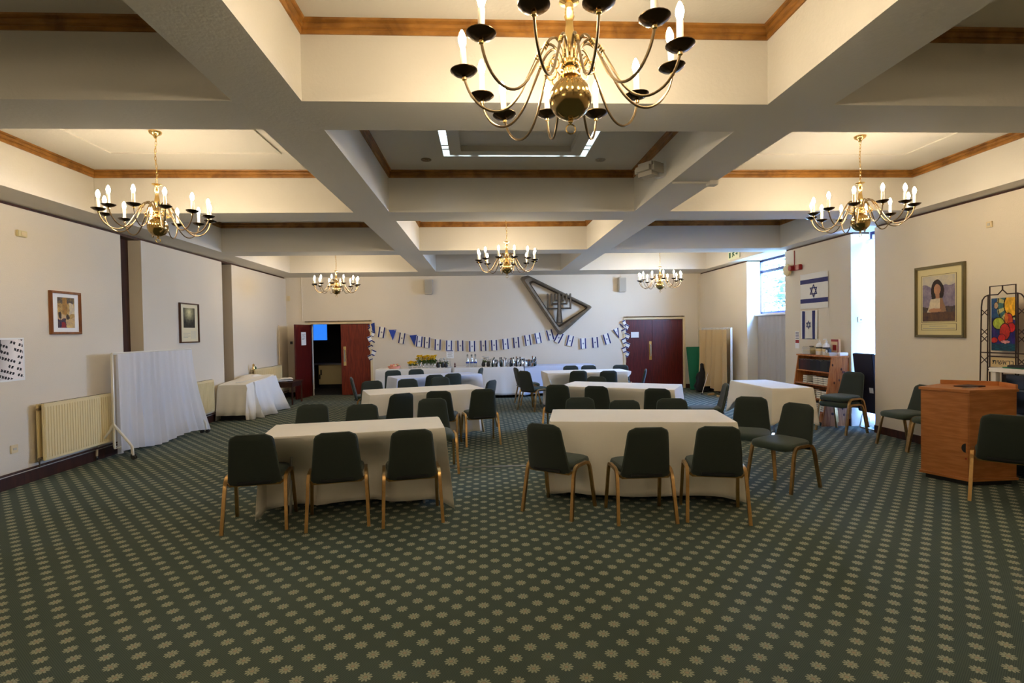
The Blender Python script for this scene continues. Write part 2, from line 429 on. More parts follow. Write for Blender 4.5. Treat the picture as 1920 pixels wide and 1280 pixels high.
# heating pipe on the left skirting
mb = MB(); mb.tube([(XL+.05, YF, .165), (XL+.05, 7.6, .165)], .012, M_darkwood); mb.tube([(XL+.05, 8.3, .165), (XL+.05, 13.9, .165)], .012, M_darkwood)
for y in (5.6, 5.63): mb.tube([(XL+.05, y, .15), (XL+.05, y, .2)], .014, M_chrome)
tag(mb.build('heating_pipe'), 'thin brown heating pipe running just above the left skirting board', 'pipe')
# shallow wall-coloured boxing and conduit in the far left corner
mb = MB(); mb.box(XL, XL+.02, 13.45, YB, 0, 1.86, M_wall); tn += 1; struct(mb, 'trim_%d' % tn)
mb = MB(); mb.tube([(-4.70, YB-.012, 1.95), (-4.70, YB-.012, ZB)], .012, M_wall); tag(mb.build('conduit'), 'thin painted conduit climbing the back wall at its left corner', 'pipe')
mb = MB(); mb.tube([(5.84-.05, YB-.012, .1), (5.79, YB-.012, ZB)], .012, M_wall); tag(mb.build('conduit'), 'thin painted conduit in the right corner of the back wall', 'pipe')
# carpet joint strip
mb = MB(); mb.box(-.42, .62, 6.235, 6.265, 0, .004, M_steel); tn += 1; struct(mb, 'trim_%d' % tn)

# doors ------------------------------------------------------------
def door_case(a, b, n):
    mb = MB()
    mb.box(a-.06, a, YB-.03, YB+.1, 0, DZ+.05, M_creamtrim, bev=.004); mb.box(b, b+.06, YB-.03, YB+.1, 0, DZ+.05, M_creamtrim, bev=.004)
    mb.box(a, b, YB-.03, YB+.1, DZ, DZ+.05, M_creamtrim, bev=.004)
    tn_ = struct(mb, 'trim_%d' % n, True); return tn_
tn += 1; door_case(*D1, tn); tn += 1; door_case(*D2, tn)
def door_leaf(name, hinge, angle, width, m, handle_side, plate=True):
    e = bpy.data.objects.new(name, None); COL.objects.link(e); e.location = (hinge[0], hinge[1], 0); e.rotation_euler = (0, 0, angle); e['kind'] = 'structure'
    mb = MB(); mb.box(0, width, -.022, .022, .015, DZ-.01, m, bev=.003); mb.build('door_panel', e)
    if plate:
        mb = MB(); mb.box(width-.13, width-.06, -.028, -.022, .78, 1.28, M_brass, bev=.002); mb.build('push_plate', e)
        mb = MB(); mb.tube([(width-.095, -.028, .88), (width-.095, -.075, .9), (width-.095, -.075, 1.18), (width-.095, -.028, 1.2)], .011, M_steel); mb.build('door_handle', e)
    return e
door_leaf('door_1', (D1[1], YB+.03), PI, .76, M_door, 0)          # mirrored leaf, closed
bpy.data.objects['door_1'].rotation_euler = (0, 0, PI)
e = bpy.data.objects['door_1']; e.scale = (1, -1, 1)
door_leaf('door_2', (D1[0], YB-.03), R(-100), .76, M_door2, 0, False)
door_leaf('door_3', (D2[0], YB+.03), 0, .775, M_door2, 0)
e = door_leaf('door_4', (D2[1], YB+.035), PI, .79, M_door2, 0, False); e.scale = (1, -1, 1)
mb = MB(); mb.box(4.54, 4.585, YB-.004, YB+.008, .02, DZ-.01, M_door2); o = mb.build('meeting_strip', bpy.data.objects['door_3']); o.matrix_parent_inverse = bpy.data.objects['door_3'].matrix_world.inverted() if False else Matrix.Translation((-D2[0], -(YB+.03), 0))
# rails above the doors
for (a, b, lb) in ((-4.62, -2.92, 'slim bronze curtain rail above the open left double doorway'), (3.74, 5.40, 'slim bronze curtain rail above the closed right double doors')):
    mb = MB(); mb.tube([(a, YB-.06, DZ+.07), (b, YB-.06, DZ+.07)], .012, M_brassdark)
    for x in (a+.1, (a+b)/2, b-.05): mb.box(x-.012, x+.012, YB-.06, YB, DZ+.055, DZ+.085, M_brassdark)
    tag(mb.build('curtain_rail'), lb, 'curtain rail')
def notice(name, M, w, h, lines, label, parent=None):
    t = thing(name, label, 'notice'); mb = MB(); mb.box(0, w, 0, h, 0, .002, M_paper, M); mb.build('sheet', t)
    mb = MB()
    for (x0, x1, y) in lines: mb.box(x0*w, x1*w, y*h-.004, y*h+.004, .002, .003, M_ink, M)
    if lines: mb.build('print', t)
    return t
notice('notice', frameM((3.955, YB, 1.385), (1, 0, 0), (0, 0, 1)), .21, .15, [(.45, .46, .5)], 'white paper notice with big digits on the dark right door')
text_mesh('print', '1 TA', .055, frameM((4.06, YB+.002, 1.46), (1, 0, 0), (0, 0, 1)), M_ink, bpy.data.objects['notice'])
for o in [x for x in bpy.data.objects if x.parent == bpy.data.objects['notice']]: o.location.y -= .004
d2x, d2y = math.cos(R(-100)), math.sin(R(-100))
P0 = Vector((D1[0]+d2x*.50, YB-.03+d2y*.50, 1.34)) + Vector((.985, -.174, 0))*.0235
notice('notice', frameM(P0, (-d2x, -d2y, 0), (0, 0, 1)), .23, .33, [(.15, .85, .85), (.15, .7, .75), (.15, .8, .65), (.15, .75, .55), (.15, .6, .45)], 'white printed sheet taped to the open left door leaf')

# room behind the open door -----------------------------------------
mb = MB()
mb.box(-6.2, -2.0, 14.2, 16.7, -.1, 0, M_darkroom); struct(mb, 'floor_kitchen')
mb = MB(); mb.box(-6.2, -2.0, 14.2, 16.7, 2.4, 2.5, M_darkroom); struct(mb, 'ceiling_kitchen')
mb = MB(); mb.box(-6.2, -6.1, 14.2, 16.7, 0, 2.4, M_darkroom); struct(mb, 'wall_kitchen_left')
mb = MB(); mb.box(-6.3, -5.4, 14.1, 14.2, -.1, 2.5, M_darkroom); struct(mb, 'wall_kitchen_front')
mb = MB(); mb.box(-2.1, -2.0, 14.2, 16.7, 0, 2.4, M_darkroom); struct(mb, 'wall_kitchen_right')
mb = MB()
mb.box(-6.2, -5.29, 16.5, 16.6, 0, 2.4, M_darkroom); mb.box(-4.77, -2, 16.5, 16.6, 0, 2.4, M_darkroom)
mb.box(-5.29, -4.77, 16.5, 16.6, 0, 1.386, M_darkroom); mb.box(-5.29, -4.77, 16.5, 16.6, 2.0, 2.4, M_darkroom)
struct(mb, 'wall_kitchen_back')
def window(n, M, w, h, vb, hb, glass, fm):
    e = bpy.data.objects.new('window_%d' % n, None); COL.objects.link(e); e['kind'] = 'structure'; t = .045
    mb = MB(); mb.ringprism([(0, 0), (w, 0), (w, h), (0, h)], [(t, t), (w-t, t), (w-t, h-t), (t, h-t)], -.03, .03, fm, M)
    for x in vb: mb.box(x-.02, x+.02, t, h-t, -.025, .025, fm, M)
    for y in hb: mb.box(t, w-t, y-.03, y+.03, -.025, .025, fm, M)
    mb.build('window_frame', e, False)
    mb = MB(); mb.box(t, w-t, t, h-t, -.003, .003, glass, M); mb.build('pane', e, False)
    return e
window(3, frameM((-5.29, 16.55, 1.386), (1, 0, 0), (0, 0, 1)), .52, .62, [], [], M_glassdim, M_steelblue)
window(1, frameM((6.20, W1[0]-.05, 1.90), (0, 1, 0), (0, 0, 1)), 1.58, 1.19, [], [.93], M_glass, M_steelblue)
window(2, frameM((6.20, W2[0], .12), (0, 1, 0), (0, 0, 1)), .51, 2.97, [], [2.8, 1.87, 1.57], M_glass, M_steelblue)
mb = MB(); mb.box(6.02, 6.15, W1[0], W1[1], 1.86, 1.90, M_white, bev=.005); tn += 1; struct(mb, 'trim_%d' % tn)
# kitchen contents
t = thing('kitchen_cabinet', 'white cabinet seen through the open left doorway', 'cabinet', (-4.55, 16.2, 0))
mb = MB(); mb.box(-.36, .36, -.28, .28, .12, .70, M_cream, bev=.01); mb.build('body', t)
mb = MB(); mb.box(-.30, -.27, -.31, -.28, .40, .56, M_black, bev=.004); mb.box(-.34, -.31, -.31, -.28, .28, .42, M_black, bev=.004); mb.build('handle', t)
mb = MB(); mb.box(-.34, .34, -.25, .25, 0, .12, M_black); mb.build('plinth', t)
t = thing('drawer_unit', 'brown wooden drawer unit behind the open left door leaf', 'drawers', (-5.18, 16.1, 0))
mb = MB(); mb.box(-.13, .13, -.2, .2, 0, .62, M_darkwood); mb.build('body', t)
for k in range(4):
    mb = MB(); mb.box(-.12, .12, -.215, -.2, .08+k*.13, .19+k*.13, M_door, bev=.004); mb.build('drawer', t)
mb = MB(); mb.box(-5.35, -4.15, 15.85, 16.48, .70, .74, M_steel, bev=.004); wt = tag(mb.build('worktop'), 'grey worktop above the white cabinet beyond the doorway', 'worktop')
mb = MB(); mb.tube([(-5.0, 15.75, 0), (-5.0, 15.75, .70)], .02, M_white); mb.build('leg', wt)

# outside: ground, fence, tree
mb = MB(); mb.box(6.4, 22, -2, 30, -.6, -.5, M_grass); struct(mb, 'ground_outside')
mb = MB()
for k in range(26): mb.box(9.0, 9.03, 9+k*.42, 9.30+k*.42, -.5, 2.2, M_fence)
tag(mb.build('garden_fence'), 'pale upright board fence seen low through the far right window', 'fence')
def tree(x, y, h, seed, label):
    rd = random.Random(seed); t = thing('garden_tree', label, 'tree', (x, y, -.5))
    mb = MB(); mb.tube([(0, 0, 0), (.1, .05, h*.4), (0, .1, h*.7)], .12, M_bark, rads=[.16, .12, .05])
    for k in range(6): a = k*1.05; mb.tube([(0, 0, h*(.35+.05*k)), (math.cos(a)*.9, math.sin(a)*.9, h*(.55+.06*k))], .03, M_bark)
    mb.build('trunk', t)
    mb = MB()
    for k in range(700):
        v = Vector((rd.gauss(0, .42), rd.gauss(0, .42), rd.gauss(0, .42))); p = Vector((v.x*2.0, v.y*2.0, h*.72+v.z*h*.45))
        M = Matrix.Translation(p) @ Matrix.Rotation(rd.random()*6, 4, 'Z') @ Matrix.Rotation(rd.random()*3, 4, 'X')
        s_ = .09+.06*rd.random(); mb.add([(-s_, 0, 0), (0, -s_*.5, 0), (s_, 0, 0), (0, s_*.5, 0)], [(0, 1, 2, 3)], M_tree, M)
    mb.build('foliage', t, False)
tree(12.0, 20.5, 4.6, 3, 'leafy tree outside the far right window above the fence')
tree(10.6, 16.4, 4.2, 5, 'second leafy tree outside the far right window, nearer the pane edge')

# skylight ------------------------------------------------------------
M_daylight = mat('skylight_diffuser', (.7, .8, 1), .5, emit=(.62, .80, 1), es=2.6)
t = bpy.data.objects.new('window_4', None); COL.objects.link(t); t['kind'] = 'structure'
a, b, c, d = SK
mb = MB(); mb.box(a-.02, b+.02, c-.02, d+.02, ZT+.16, ZT+.18, M_daylight); mb.build('diffuser', t, False)
mb = MB()
mb.ringprism([(a-.02, c-.02), (b+.02, c-.02), (b+.02, d+.02), (a-.02, d+.02)], [(a, c), (b, c), (b, d), (a, d)], ZT+.1, ZT+.2, M_beam)
mb.ringprism([(a-.05, c-.05), (b+.05, c-.05), (b+.05, d+.05), (a-.05, d+.05)], [(a, c), (b, c), (b, d), (a, d)], ZT-.02, ZT, M_beam); mb.build('window_frame', t, False)
mb = MB(); i = .075
mb.ringprism([(a+i, c+i), (b-i, c+i), (b-i, d-i), (a+i, d-i)], [(a+.2, c+.2), (b-.2, c+.2), (b-.2, d-.2), (a+.2, d-.2)], ZT-.03, ZT+.06, M_beam)
mb.box(a+.2, b-.2, c+.2, d-.2, ZT+.03, ZT+.08, M_beam); mb.build('hung_panel', t, False)
mb = MB()
for x in (a+.12, a+.30, a+.34, b-.12, b-.30): mb.box(x, x+.05, d-i, d, ZT-.005, ZT+.02, M_beam)
for y in (d-.2, d-.32): mb.box(a, a+i, y, y+.03, ZT-.005, ZT+.02, M_beam); mb.box(b-i, b, y, y+.03, ZT-.005, ZT+.02, M_beam)
mb.build('clip', t, False)
for x, lb in ((-.629, 'small round ceiling vent left of the skylight'), (1.403, 'small round ceiling vent right of the skylight')):
    mb = MB(); mb.lathe([(.06, 0), (.06, -.008), (.045, -.012), (.04, -.004), (.02, -.004), (.018, -.012), (0, -.012)], M_brassdark if x < 0 else M_grille, 20, Matrix.Translation((x, 6.17, ZT)))
    tag(mb.build('ceiling_vent'), lb, 'vent', 'round vents beside the skylight')

# ------------------------------------------------------------------ chandeliers
ARM_R = .49
def make_chandelier():
    t = thing('chandelier', '', 'chandelier'); t.location = (0, 0, 0)
    # origin at drip pan level
    mb = MB(); top = ZT-2.79
    mb.lathe([(.004, .345), (.012, .345), (.045, .335), (.047, .328), (.02, .318), (.016, .30), (.02, .295), (.016, .285), (.022, .28), (.017, .268), (.024, .262), (.02, .25), (.016, .235), (.02, .20), (.026, .16), (.03, .13), (.026, .11), (.034, .105), (.034, .085), (.026, .08), (.042, .055), (.046, .04), (.042, .028), (.03, .02), (.03, .0), (.045, -.006), (.045, -.014), (.03, -.02), (0, -.02)], M_brass, 20)
    mb.build('column', t)
    mb = MB(); r = .098; pr = [(.03, -.015)]
    for k in range(17): th = R(18+(180-18)*k/16); pr.append((r*math.sin(th), -.115+r*math.cos(th)))
    mb.lathe(pr, M_brassdark if False else mat('ball_brass', (.42, .29, .11), .16, 1), 28); mb.build('ball', t)
    mb = MB(); mb.lathe([(.008, -.21), (.012, -.216), (.012, -.224), (.006, -.23), (.004, -.235)], M_brass, 12)
    mb.tube([(.022*math.cos(q), 0, -.255+.022*math.sin(q)) for q in [2*PI*k/16 for k in range(16)]], .0035, M_brass, 6, closed=True); mb.build('finial_ring', t)
    ch = MB(); n = 16
    prev = None
    z0, z1 = .345, 1.0
    links = MB(); N = int((top-.04-.345)/.034)
    for k in range(N):
        zc = .345+.017+.034*k; wob = .006*math.sin(k*.7)
        ang = (k % 2)*PI/2
        pts = []
        for q in range(10):
            a_ = 2*PI*q/10; lx = .009*math.cos(a_); lz = .021*math.sin(a_)
            pts.append((wob+lx*math.cos(ang), lx*math.sin(ang), zc+lz))
        links.tube(pts, .0028, M_brass, 5, closed=True)
    links.build('chain', t)
    mb = MB(); mb.lathe([(.005, top-.075), (.016, top-.06), (.02, top-.045), (.055, top-.022), (.062, top-.006), (.062, top), (0, top)], M_brass, 20); mb.build('canopy', t)
    # one arm
    ctl = [(.035, .045), (.05, .10), (.085, .135), (.125, .115), (.16, .055), (.20, -.02), (.245, -.10), (.30, -.155), (.36, -.17), (.42, -.145), (.465, -.09), (.487, -.03), (.49, .0)]
    pts = []
    for i in range(len(ctl)-1):
        p0 = ctl[max(i-1, 0)]; p1 = ctl[i]; p2 = ctl[i+1]; p3 = ctl[min(i+2, len(ctl)-1)]
        for k in range(3):
            u = k/3
            q = [0.5*((2*p1[j])+(-p0[j]+p2[j])*u+(2*p0[j]-5*p1[j]+4*p2[j]-p3[j])*u*u+(-p0[j]+3*p1[j]-3*p2[j]+p3[j])*u**3) for j in (0, 1)]
            pts.append((q[0], 0, q[1]))
    pts.append((ctl[-1][0], 0, ctl[-1][1]))
    am = MB(); am.tube(pts, .0062, M_brassdark, 8)
    d_ = Vector((.16-.125, 0, .055-.115)).normalized()
    for s_ in (-.014, 0, .014):
        c_ = Vector((.148, 0, .078))+d_*s_
        am.tube([c_-d_*.004, c_, c_+d_*.004], .011, M_brass, 10, rads=[.007, .0115, .007])
    # scroll under the arm
    sc = []
    for k in range(22):
        a_ = k/21*2.1*PI; rr = .034-.0011*k
        sc.append((.098+rr*math.cos(a_+PI*.6), 0, .02+rr*math.sin(a_+PI*.6)))
    am.tube(sc, .0035, M_brass, 6)
    pan = MB(); pan.lathe([(.004, -.012), (.02, -.01), (.045, .0), (.062, .014), (.0625, .017), (.045, .006), (.02, -.003), (0, -.003)], M_pan, 20)
    pan.lathe([(.006, -.03), (.011, -.026), (.011, -.016), (.006, -.012)], M_brass, 10)
    can = MB(); can.lathe([(.0165, -.003), (.0165, .004), (.0145, .006), (.0145, .115), (.012, .118), (0, .118)], M_candle, 12)
    blb = MB(); blb.lathe([(.010, .118), (.0125, .128), (.0185, .15), (.0175, .165), (.011, .185), (.004, .198), (0, .20)], M_bulb, 8)
    a0 = am.build('arm', t); P = pan.build('drip_pan', a0); Cn = can.build('candle_sleeve', a0); B = blb.build('bulb', a0)
    for o in (P, Cn, B): o.location = (ARM_R, 0, 0)
    for k in range(1, 12):
        c = a0.copy(); COL.objects.link(c); c.parent = t; c.rotation_euler = (0, 0, R(30*k))
        for o in (P, Cn, B):
            q = o.copy(); COL.objects.link(q); q.parent = c
    return t
BENT = [(-0.7, -0.018), (29.9, 0.015), (61.3, 0.027), (89.9, 0.011), (119.1, 0.003), (149.5, 0.002), (178.8, 0.031), (212.2, 0.019), (240.6, -0.015), (272.2, 0.003), (303.0, -0.045), (323.1, 0.001)]
ch0 = make_chandelier()
CH = [(.42, 2.45, R(183.3), 'large brass candle chandelier hanging nearest the camera, top centre', 2.79),
      (-3.16, 5.35, R(8), 'brass candle chandelier on a chain in the left front coffer, over the screen side', 2.78),
      (4.00, 5.40, R(17), 'brass candle chandelier on a chain in the right front coffer, near the portrait wall', 2.80),
      (.385, 8.37, R(12), 'brass candle chandelier in the middle of the hall in front of the wall sculpture', 2.71),
      (-3.16, 11.6, R(4), 'small distant brass chandelier in front of the open left doorway', 2.66),
      (3.95, 11.6, R(20), 'small distant brass chandelier in front of the closed right doors', 2.68),
      (-3.1, -1.0, 0, 'brass candle chandelier behind the viewer on the left', 2.79),
      (3.98, -1.0, 0, 'brass candle chandelier behind the viewer on the right', 2.79)]
for i, (x, y, rz, lb, z) in enumerate(CH):
    c = ch0 if i == 0 else dup(ch0)
    c.location = (x, y, z); c.rotation_euler = (0, 0, rz); c['label'] = lb; c['group'] = 'brass chandeliers in the coffers'
    for k in [q for q in bpy.data.objects if q.parent == c and q.name.split('.')[0] in ('canopy', 'chain')]:
        if k.name.startswith('canopy'): k.location.z = (ZT-z)/(.93 if i else 1)-(ZT-2.79)
        else: k.scale.z = ((ZT-z)/(.93 if i else 1)-.04-.345)/(ZT-2.79-.04-.345); k.location.z = .345*(1-k.scale.z)
    c['category'] = 'chandelier'
    if i: c.scale = (.93, .93, .93)

for k, q in enumerate(sorted([q for q in bpy.data.objects if q.parent == ch0 and q.name.startswith('arm')], key=lambda q: q.name)):
    q.rotation_euler = (0, -math.asin(BENT[k][1]/ARM_R), R(BENT[k][0]))
# ------------------------------------------------------------------ chairs
def sring(hw, ht, yc, z, n=28, p=4, wrap=0):
    out = []
    for k in range(n):
        a_ = 2*PI*k/n; c, s_ = math.cos(a_), math.sin(a_)
        x = hw*sg(c)*abs(c)**(2/p); y = ht*sg(s_)*abs(s_)**(2/p)
        out.append((x, yc+y+wrap*(x/.2)**2, z))
    return out
def make_chair():
    t = thing('banquet_chair', '', 'chair')
    # seat: stacked rounded outlines
    mb = MB(); rings = []
    for (z, ins) in ((.400, .03), (.405, .008), (.42, 0), (.445, 0), (.462, .008), (.472, .03), (.476, .07)):
        ring = []
        for k in range(36):
            a_ = 2*PI*k/36; c, s_ = math.cos(a_), math.sin(a_)
            y = (.225-ins)*sg(s_)*abs(s_)**(2/5); x = (.208-ins+(.012*(y/.22)))*sg(c)*abs(c)**(2/5)
            ring.append((x, y+.02, z-.012*max(0, y)/.22 + (.012 if y < -.1 else 0)*0))
        rings.append(ring)
    mb.loft(rings, M_fab_seat); mb.build('seat', t)
    mb = MB(); rings = []; rp = []
    H0, H1 = .375, .805
    for j in range(19):
        u = j/18; z = H0+(H1-H0)*u; hw = .205-.045*u; th = .026
        top = (H1-z)
        if top < .055: q = 1-top/.055; hw -= .055*(1-math.sqrt(max(0, 1-q*q))); th = .026*math.sqrt(max(.02, 1-q*q*.85))
        bot = z-H0
        if bot < .03: q = 1-bot/.03; hw -= .02*(1-math.sqrt(max(0, 1-q*q))); th = .026*math.sqrt(max(.1, 1-q*q*.6))
        yc = -.195-.085*u-.02*math.sin(u*PI)*0+(.02*(1-u)**3)
        rings.append(sring(hw, th, yc, z, wrap=.018))
    mb.loft(rings, M_fab_back); bk = mb.build('backrest', t)
    # piping round the edge of the backrest
    mb = MB(); left = [Vector(r[14]) for r in rings]; right = [Vector(r[0]) for r in rings]
    mb.tube([v+Vector((-.001, 0, 0)) for v in left[1:]]+[v+Vector((.001, 0, 0)) for v in right[1:]][::-1], .0045, M_fab_pipe, 5); mb.build('piping', bk)
    mb = MB(); mb.box(-.17, .17, -.18, .19, .385, .402, M_black, bev=.006); mb.box(-.13, .13, -.222, -.19, .392, .412, M_black, bev=.004); mb.build('seat_pan', t)
    mb = MB(); mb.tube([(-.222, -.14, .395), (-.19, -.17, .375), (.19, -.17, .375), (.222, -.14, .395)], .009, M_bronze, 4, sq=True); mb.build('rear_rail', t)
    for s_ in (-1, 1):
        mb = MB(); mb.tube([(s_*.245, -.235, 0), (s_*.232, -.165, .35), (s_*.231, -.148, .395), (s_*.230, -.12, .423), (s_*.229, -.08, .432), (s_*.229, 0, .432)], .0148, M_bronze, 4, sq=True); mb.build('leg', t)
        mb = MB(); mb.tube([(s_*.245, .225, 0), (s_*.233, .16, .34), (s_*.231, .145, .39), (s_*.230, .12, .42), (s_*.229, .08, .432), (s_*.229, 0, .432)], .0148, M_bronze, 4, sq=True); mb.build('leg', t)
    return t
chair0 = make_chair()
def C(x, y): return (x, y)
def T(x, y, r): a_ = R(r); return (x-.28*math.sin(a_)*-1*-1, y) if False else (x + .28*(-math.sin(a_)), y + .28*math.cos(a_))
G = 'dark green fabric banquet chairs with bronze legs'
CHAIRS = [
 (C(-1.93, 4.60), 10, 'leftmost green chair at the nearest left table, back to the camera'),
 (C(-1.27, 4.60), 12, 'middle one of three green chairs with backs to us at the nearest left table'),
 (C(-.655, 4.63), 11, 'rightmost of three green chairs with backs to us at the nearest left table'),
 (T(-1.96, 6.12, 188), 188, 'left green chair behind the nearest left table, facing the camera'),
 (T(-1.383, 6.03, 188), 188, 'middle green chair behind the nearest left table, facing the camera'),
 (T(-.637, 6.42, 190), 190, 'right green chair behind the nearest left table, overlapping a black-backed chair'),
 (T(-1.089, 7.02, 34), 34, 'dark-backed chair on the near side of the second left table, seat turned left'),
 (T(-.63, 7.22, -4), -4, 'dark chair at the second left table, half hidden by a facing chair'),
 (C(-.075, 7.62), 12, 'nearly black chair at the second left table beside the aisle'),
 (T(-1.90, 9.0, 198), 198, 'green chair behind the left end of the second left table'),
 (T(-1.336, 9.22, 199), 199, 'green chair behind the middle of the second left table'),
 (T(-.80, 9.5, 200), 200, 'green chair behind the second left table, in front of another dark chair'),
 (T(-.93, 10.0, 22), 22, 'dark chair on the near side of the farthest left table, behind a facing chair'),
 (T(-.60, 10.25, 24), 24, 'bluish dark chair at the right near side of the farthest left table'),
 (T(-2.46, 9.85, -78), -78, 'green chair seen edge-on in front of the open left doorway'),
 (T(.13, 8.649, 62), 62, 'green chair seen edge-on at the aisle end of the second left table'),
 (T(-.06, 11.7, 76), 76, 'black-looking chair seen edge-on at the aisle end of the farthest left table'),
 (T(-1.969, 11.45, 204), 204, 'left chair behind the farthest left table, only its top showing'),
 (T(-1.50, 11.65, 204), 204, 'right chair behind the farthest left table, only its top showing'),
 (C(.655, 4.70), -37, 'green chair turned right, at the left end of the nearest right table'),
 (C(1.317, 4.46), 0, 'middle one of three green chairs with backs to us at the nearest right table'),
 (C(1.95, 4.42), -14, 'dark chair in the right front of the nearest right table, back to the camera'),
 (C(3.005, 5.18), 115, 'green chair standing free right of the nearest right table, facing left'),
 (C(2.92, 5.66), 150, 'green chair behind the free-standing chair right of the nearest right table'),
 (T(3.465, 7.367, 75), 75, 'green chair seen in profile facing left beside the small square table'),
 (T(1.12, 6.19, 182), 182, 'left green chair behind the nearest right table, facing the camera'),
 (T(1.566, 5.86, 174), 174, 'middle green chair behind the nearest right table, facing the camera, set lowest'),
 (T(2.132, 5.92, 170), 170, 'right green chair behind the nearest right table, facing the camera'),
 (T(1.064, 7.70, -18), -18, 'black-backed chair at the left near side of the second right table'),
 (T(1.573, 7.40, -28), -28, 'black-backed chair in the middle of the near side of the second right table'),
 (T(2.301, 6.93, -28), -28, 'black-backed chair at the right near side of the second right table'),
 (T(1.922, 8.937, 152), 152, 'green chair behind the second right table, just its top showing'),
 (C(1.0, 10.72), -50, 'green chair at the aisle end of the farthest right table, back to us'),
 (C(.95, 11.62), -78, 'blue-lit chair seen edge-on behind the aisle chair of the farthest right table'),
 (T(1.857, 10.3, 2), 2, 'left chair on the near side of the farthest right table, back to us'),
 (T(2.42, 10.15, 2), 2, 'right chair on the near side of the farthest right table, back to us'),
 (T(1.951, 11.85, 178), 178, 'left chair behind the farthest right table, only its top showing'),
 (T(2.36, 11.85, 178), 178, 'middle chair behind the farthest right table, only its top showing'),
 (T(3.085, 11.8, 165), 165, 'right chair behind the farthest right table, next to the doors'),
 (T(3.25, 10.45, 72), 72, 'blue-lit chair seen edge-on at the door end of the farthest right table'),
 (C(5.40, 7.72), 108, 'lower chair of the stacked pair beside the pine bookcase'),
 (C(5.53, 6.62), 92, 'green chair against the right wall between bookcase and lectern, facing left'),
 (C(5.53, 6.10), 92, 'green chair against the right wall half hidden behind the lectern'),
 (C(4.71, 4.52), -45, 'green chair with back to us in front of the wooden lectern'),
]
chairs = []
for i, ((x, y), r, lb) in enumerate(CHAIRS):
    c = chair0 if i == 0 else dup(chair0)
    c.location = (x, y, 0); c.rotation_euler = (0, 0, R(r)); c['label'] = lb; c['group'] = G; c['category'] = 'chair'
    chairs.append((x, y, R(r)))
c = dup(chair0); c.location = (5.415, 7.725, .088); c.rotation_euler = (0, 0, R(108)); c['label'] = 'upper chair of the stacked pair beside the pine bookcase'
# navy chair standing behind the stacked pair
c = dup(chair0); c.location = (5.78, 7.86, .0); c.rotation_euler = (0, 0, R(180)); c['label'] = 'navy chair tucked into the window recess behind the stacked pair'
c.location = (5.66, 8.02, .35)
bpy.data.objects.remove
def swap(o, a_, b_):
    for ch in [x for x in bpy.data.objects if x.parent == o]:
        if ch.data:
            me = ch.data.copy(); ch.data = me
            for i_, m_ in enumerate(me.materials):
                if m_ in a_: me.materials[i_] = b_
        swap(ch, a_, b_)
swap(c, (M_fab_back, M_fab_seat, M_fab_pipe), M_navy)
def wipe(o):
    for ch in [x for x in bpy.data.objects if x.parent == o]: wipe(ch)
    bpy.data.objects.remove(o)
wipe(c)
# navy folded item instead: a tall folded chair trolley board
t = thing('folded_table', 'dark navy folded table leaning upright in the window recess behind the stacked chairs', 'folded table', (5.98, 7.84, 0), 0)
mb = MB(); Mx = Matrix.Rotation(R(-6), 4, 'Y'); mb.box(-.03, .03, -.20, .22, .26, 1.18, M_navy, Mx, bev=.01); mb.build('board', t)
mb = MB(); mb.box(-.034, -.031, -.16, -.08, .58, .66, M_paper, Mx); mb.build('paper_label', t)
mb = MB()
for y in (-.15, .17): mb.tube([(0, y, .30), (-.07, y, .012)], .011, M_chrome)
mb.tube([(-.07, -.15, .012), (-.07, .17, .012)], .011, M_chrome); mb.build('leg_frame', t)

